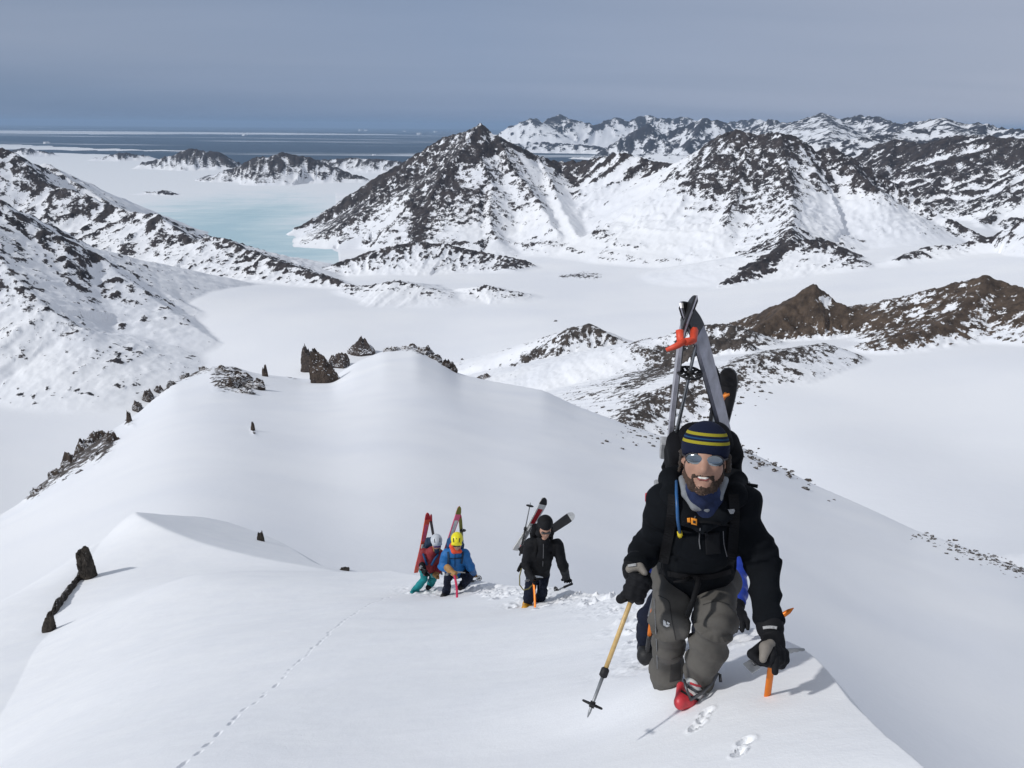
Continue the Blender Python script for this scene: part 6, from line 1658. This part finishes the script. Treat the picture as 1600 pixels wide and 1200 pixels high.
# boulders on the climbers' ridge
crag_px(140, 902, 23, 52, 'upright dark boulder on the edge of the ridge', RM_NEAR, 101, depth=0.8, teeth=0.05, sink=0.25, taper=-0.15, rough=0.2)
crag_px(77, 986, 20, 32, 'lower dark boulder at the end of the thin rock rib', RM_NEAR, 103, depth=0.8, teeth=0.1, sink=0.3, lean=(0.2, 0), taper=0.25)
a = ground(129, 896); b = ground(82, 962)
for i in range(7):
    p = a + (b - a) * (i + 0.5) / 7; p[2] = land_z(p[0], p[1])
    crag('rock_outcrop', p + np.array([0, 0, -0.02]), (0.20, 1.7, 0.16), ORD[i] + ' piece of the thin rock rib down from the upright boulder', RM_NEAR, 110 + i, sub=3, rot=math.atan2(b[1] - a[1], b[0] - a[0]) - math.pi / 2, sink=0.4, group='thin rock rib')
crag_px(408, 845, 11, 18, 'small dark rock poking out of the shaded snow face', RM_NEAR, 120)
crag_px(538, 891, 16, 6, 'flat stone showing on the snow crest', RM_NEAR, 121)

# stones strewn on the snow: too many and small to pick apart
def scatter(name, label, spots, seed, mat):
    rs = np.random.RandomState(seed)
    VV, FF, o = [], [], 0
    v0, f0 = ICO[1]
    for px, py, s in spots:
        b = ground(px, py); m = np.linalg.norm(b) / F_PX
        v = v0 * (1 + 0.35 * rs.uniform(-1, 1, size=(len(v0), 1))) * np.array([rs.uniform(.7, 1.3), rs.uniform(.7, 1.3), rs.uniform(.45, .8)]) * s * m * 0.6
        a = rs.uniform(0, 6.3); c, sn = math.cos(a), math.sin(a)
        v = np.stack([v[:, 0] * c - v[:, 1] * sn, v[:, 0] * sn + v[:, 1] * c, v[:, 2]], 1) + b + np.array([0, 0, s * m * 0.1])
        VV.append(v); FF.append(f0 + o); o += len(v)
    ob = link(name, raw_mesh(name, np.concatenate(VV), np.concatenate(FF), False), mat)
    tag(ob, label, 'stones', kind='stuff')
rnd = random.Random(21)
def along(pts, n, spread, smin, smax, p=2.2):
    out = []
    for _ in range(n):
        k = rnd.randrange(len(pts) - 1); u = rnd.random(); a, b = pts[k], pts[k + 1]
        out.append((a[0] + (b[0] - a[0]) * u + rnd.gauss(0, spread * 1.6), a[1] + (b[1] - a[1]) * u + abs(rnd.gauss(0, spread)) * 0.9 + 1.5, smin + (smax - smin) * rnd.random() ** p))
    return out
scatter('scattered_stones', 'dark stones strewn along the snow edge beside the bearded man', along([(1148, 690), (1180, 712), (1215, 728)], 60, 6, 1.5, 8) + along([(1215, 730), (1275, 757)], 16, 5, 1.5, 8) + [(1295, 783, 3), (1303, 781, 3.5), (1262, 752, 9), (1232, 744, 7), (1210, 728, 7)], 1, RM_STONE)
scatter('scattered_stones', 'thin band of small stones on the far right snow edge', along([(1430, 828), (1500, 852), (1560, 872), (1610, 892)], 170, 7, 1.2, 5), 2, RM_STONE)
scatter('scattered_stones', 'loose rubble around the foot of the low rubble hill', along([(978, 668), (1020, 660), (1070, 650), (1130, 610), (1180, 590)], 170, 16, 1.2, 6) + [(722, 562, 4), (942, 637, 6), (1000, 682, 4), (985, 676, 4), (1135, 625, 4), (868, 502, 4), (1290, 556, 4)], 3, RM_STONE)

# icebergs out on the water
for i, (px, py, w, h) in enumerate(((73, 223, 9, 4), (382, 211, 7, 3), (564, 203, 7, 5), (572, 204, 5, 3), (655, 209, 7, 5), (632, 205, 5, 2), (584, 242, 6, 2), (680, 206, 6, 2))):
    p = sea_pt(px, py + h * 0.4, SEA + 1.0); m = np.linalg.norm(p) / F_PX
    V, F = ICO[2]; rs = np.random.RandomState(i + 7)
    q = V * (1 + 0.45 * perlin3(V * 1.3 + i * 5))[:, None]; q[:, 2] = np.clip(q[:, 2], -0.1, 0.55 + 0.2 * rs.rand())
    q = q * np.array([w * m * 0.5, w * m * 0.5, h * m * 1.1])
    o = link('iceberg', raw_mesh('iceberg', q, F, False), PACK); o.location = tuple(p)
    tag(o, 'tiny white iceberg far out on the dark sea', 'iceberg', 'icebergs on the sea')

# ------------------------------------------------------------------ the air
hz = bpy.data.meshes.new('haze')
x0, x1, y0, y1, z0, z1 = -175000, 175000, -175000, 175000, -641.5, 420
hz.from_pydata([(x0, y0, z0), (x1, y0, z0), (x1, y1, z0), (x0, y1, z0), (x0, y0, z1), (x1, y0, z1), (x1, y1, z1), (x0, y1, z1)], [],
               [(3, 2, 1, 0), (4, 5, 6, 7), (0, 1, 5, 4), (1, 2, 6, 5), (2, 3, 7, 6), (3, 0, 4, 7)])
hm_, ht, hb = new_mat('haze_air')
ht.nodes.remove(hb)
pv = N(ht, 'ShaderNodeVolumePrincipled')
pv.inputs['Color'].default_value = (0.50, 0.71, 1.0, 1); pv.inputs['Density'].default_value = HAZE; pv.inputs['Anisotropy'].default_value = 0.0
L(ht, pv.outputs[0], ht.nodes['Material Output'].inputs['Volume'])
ho = link('haze', hz, hm_); tag(ho, 'thin bluish air over the whole landscape', 'haze', kind='stuff')
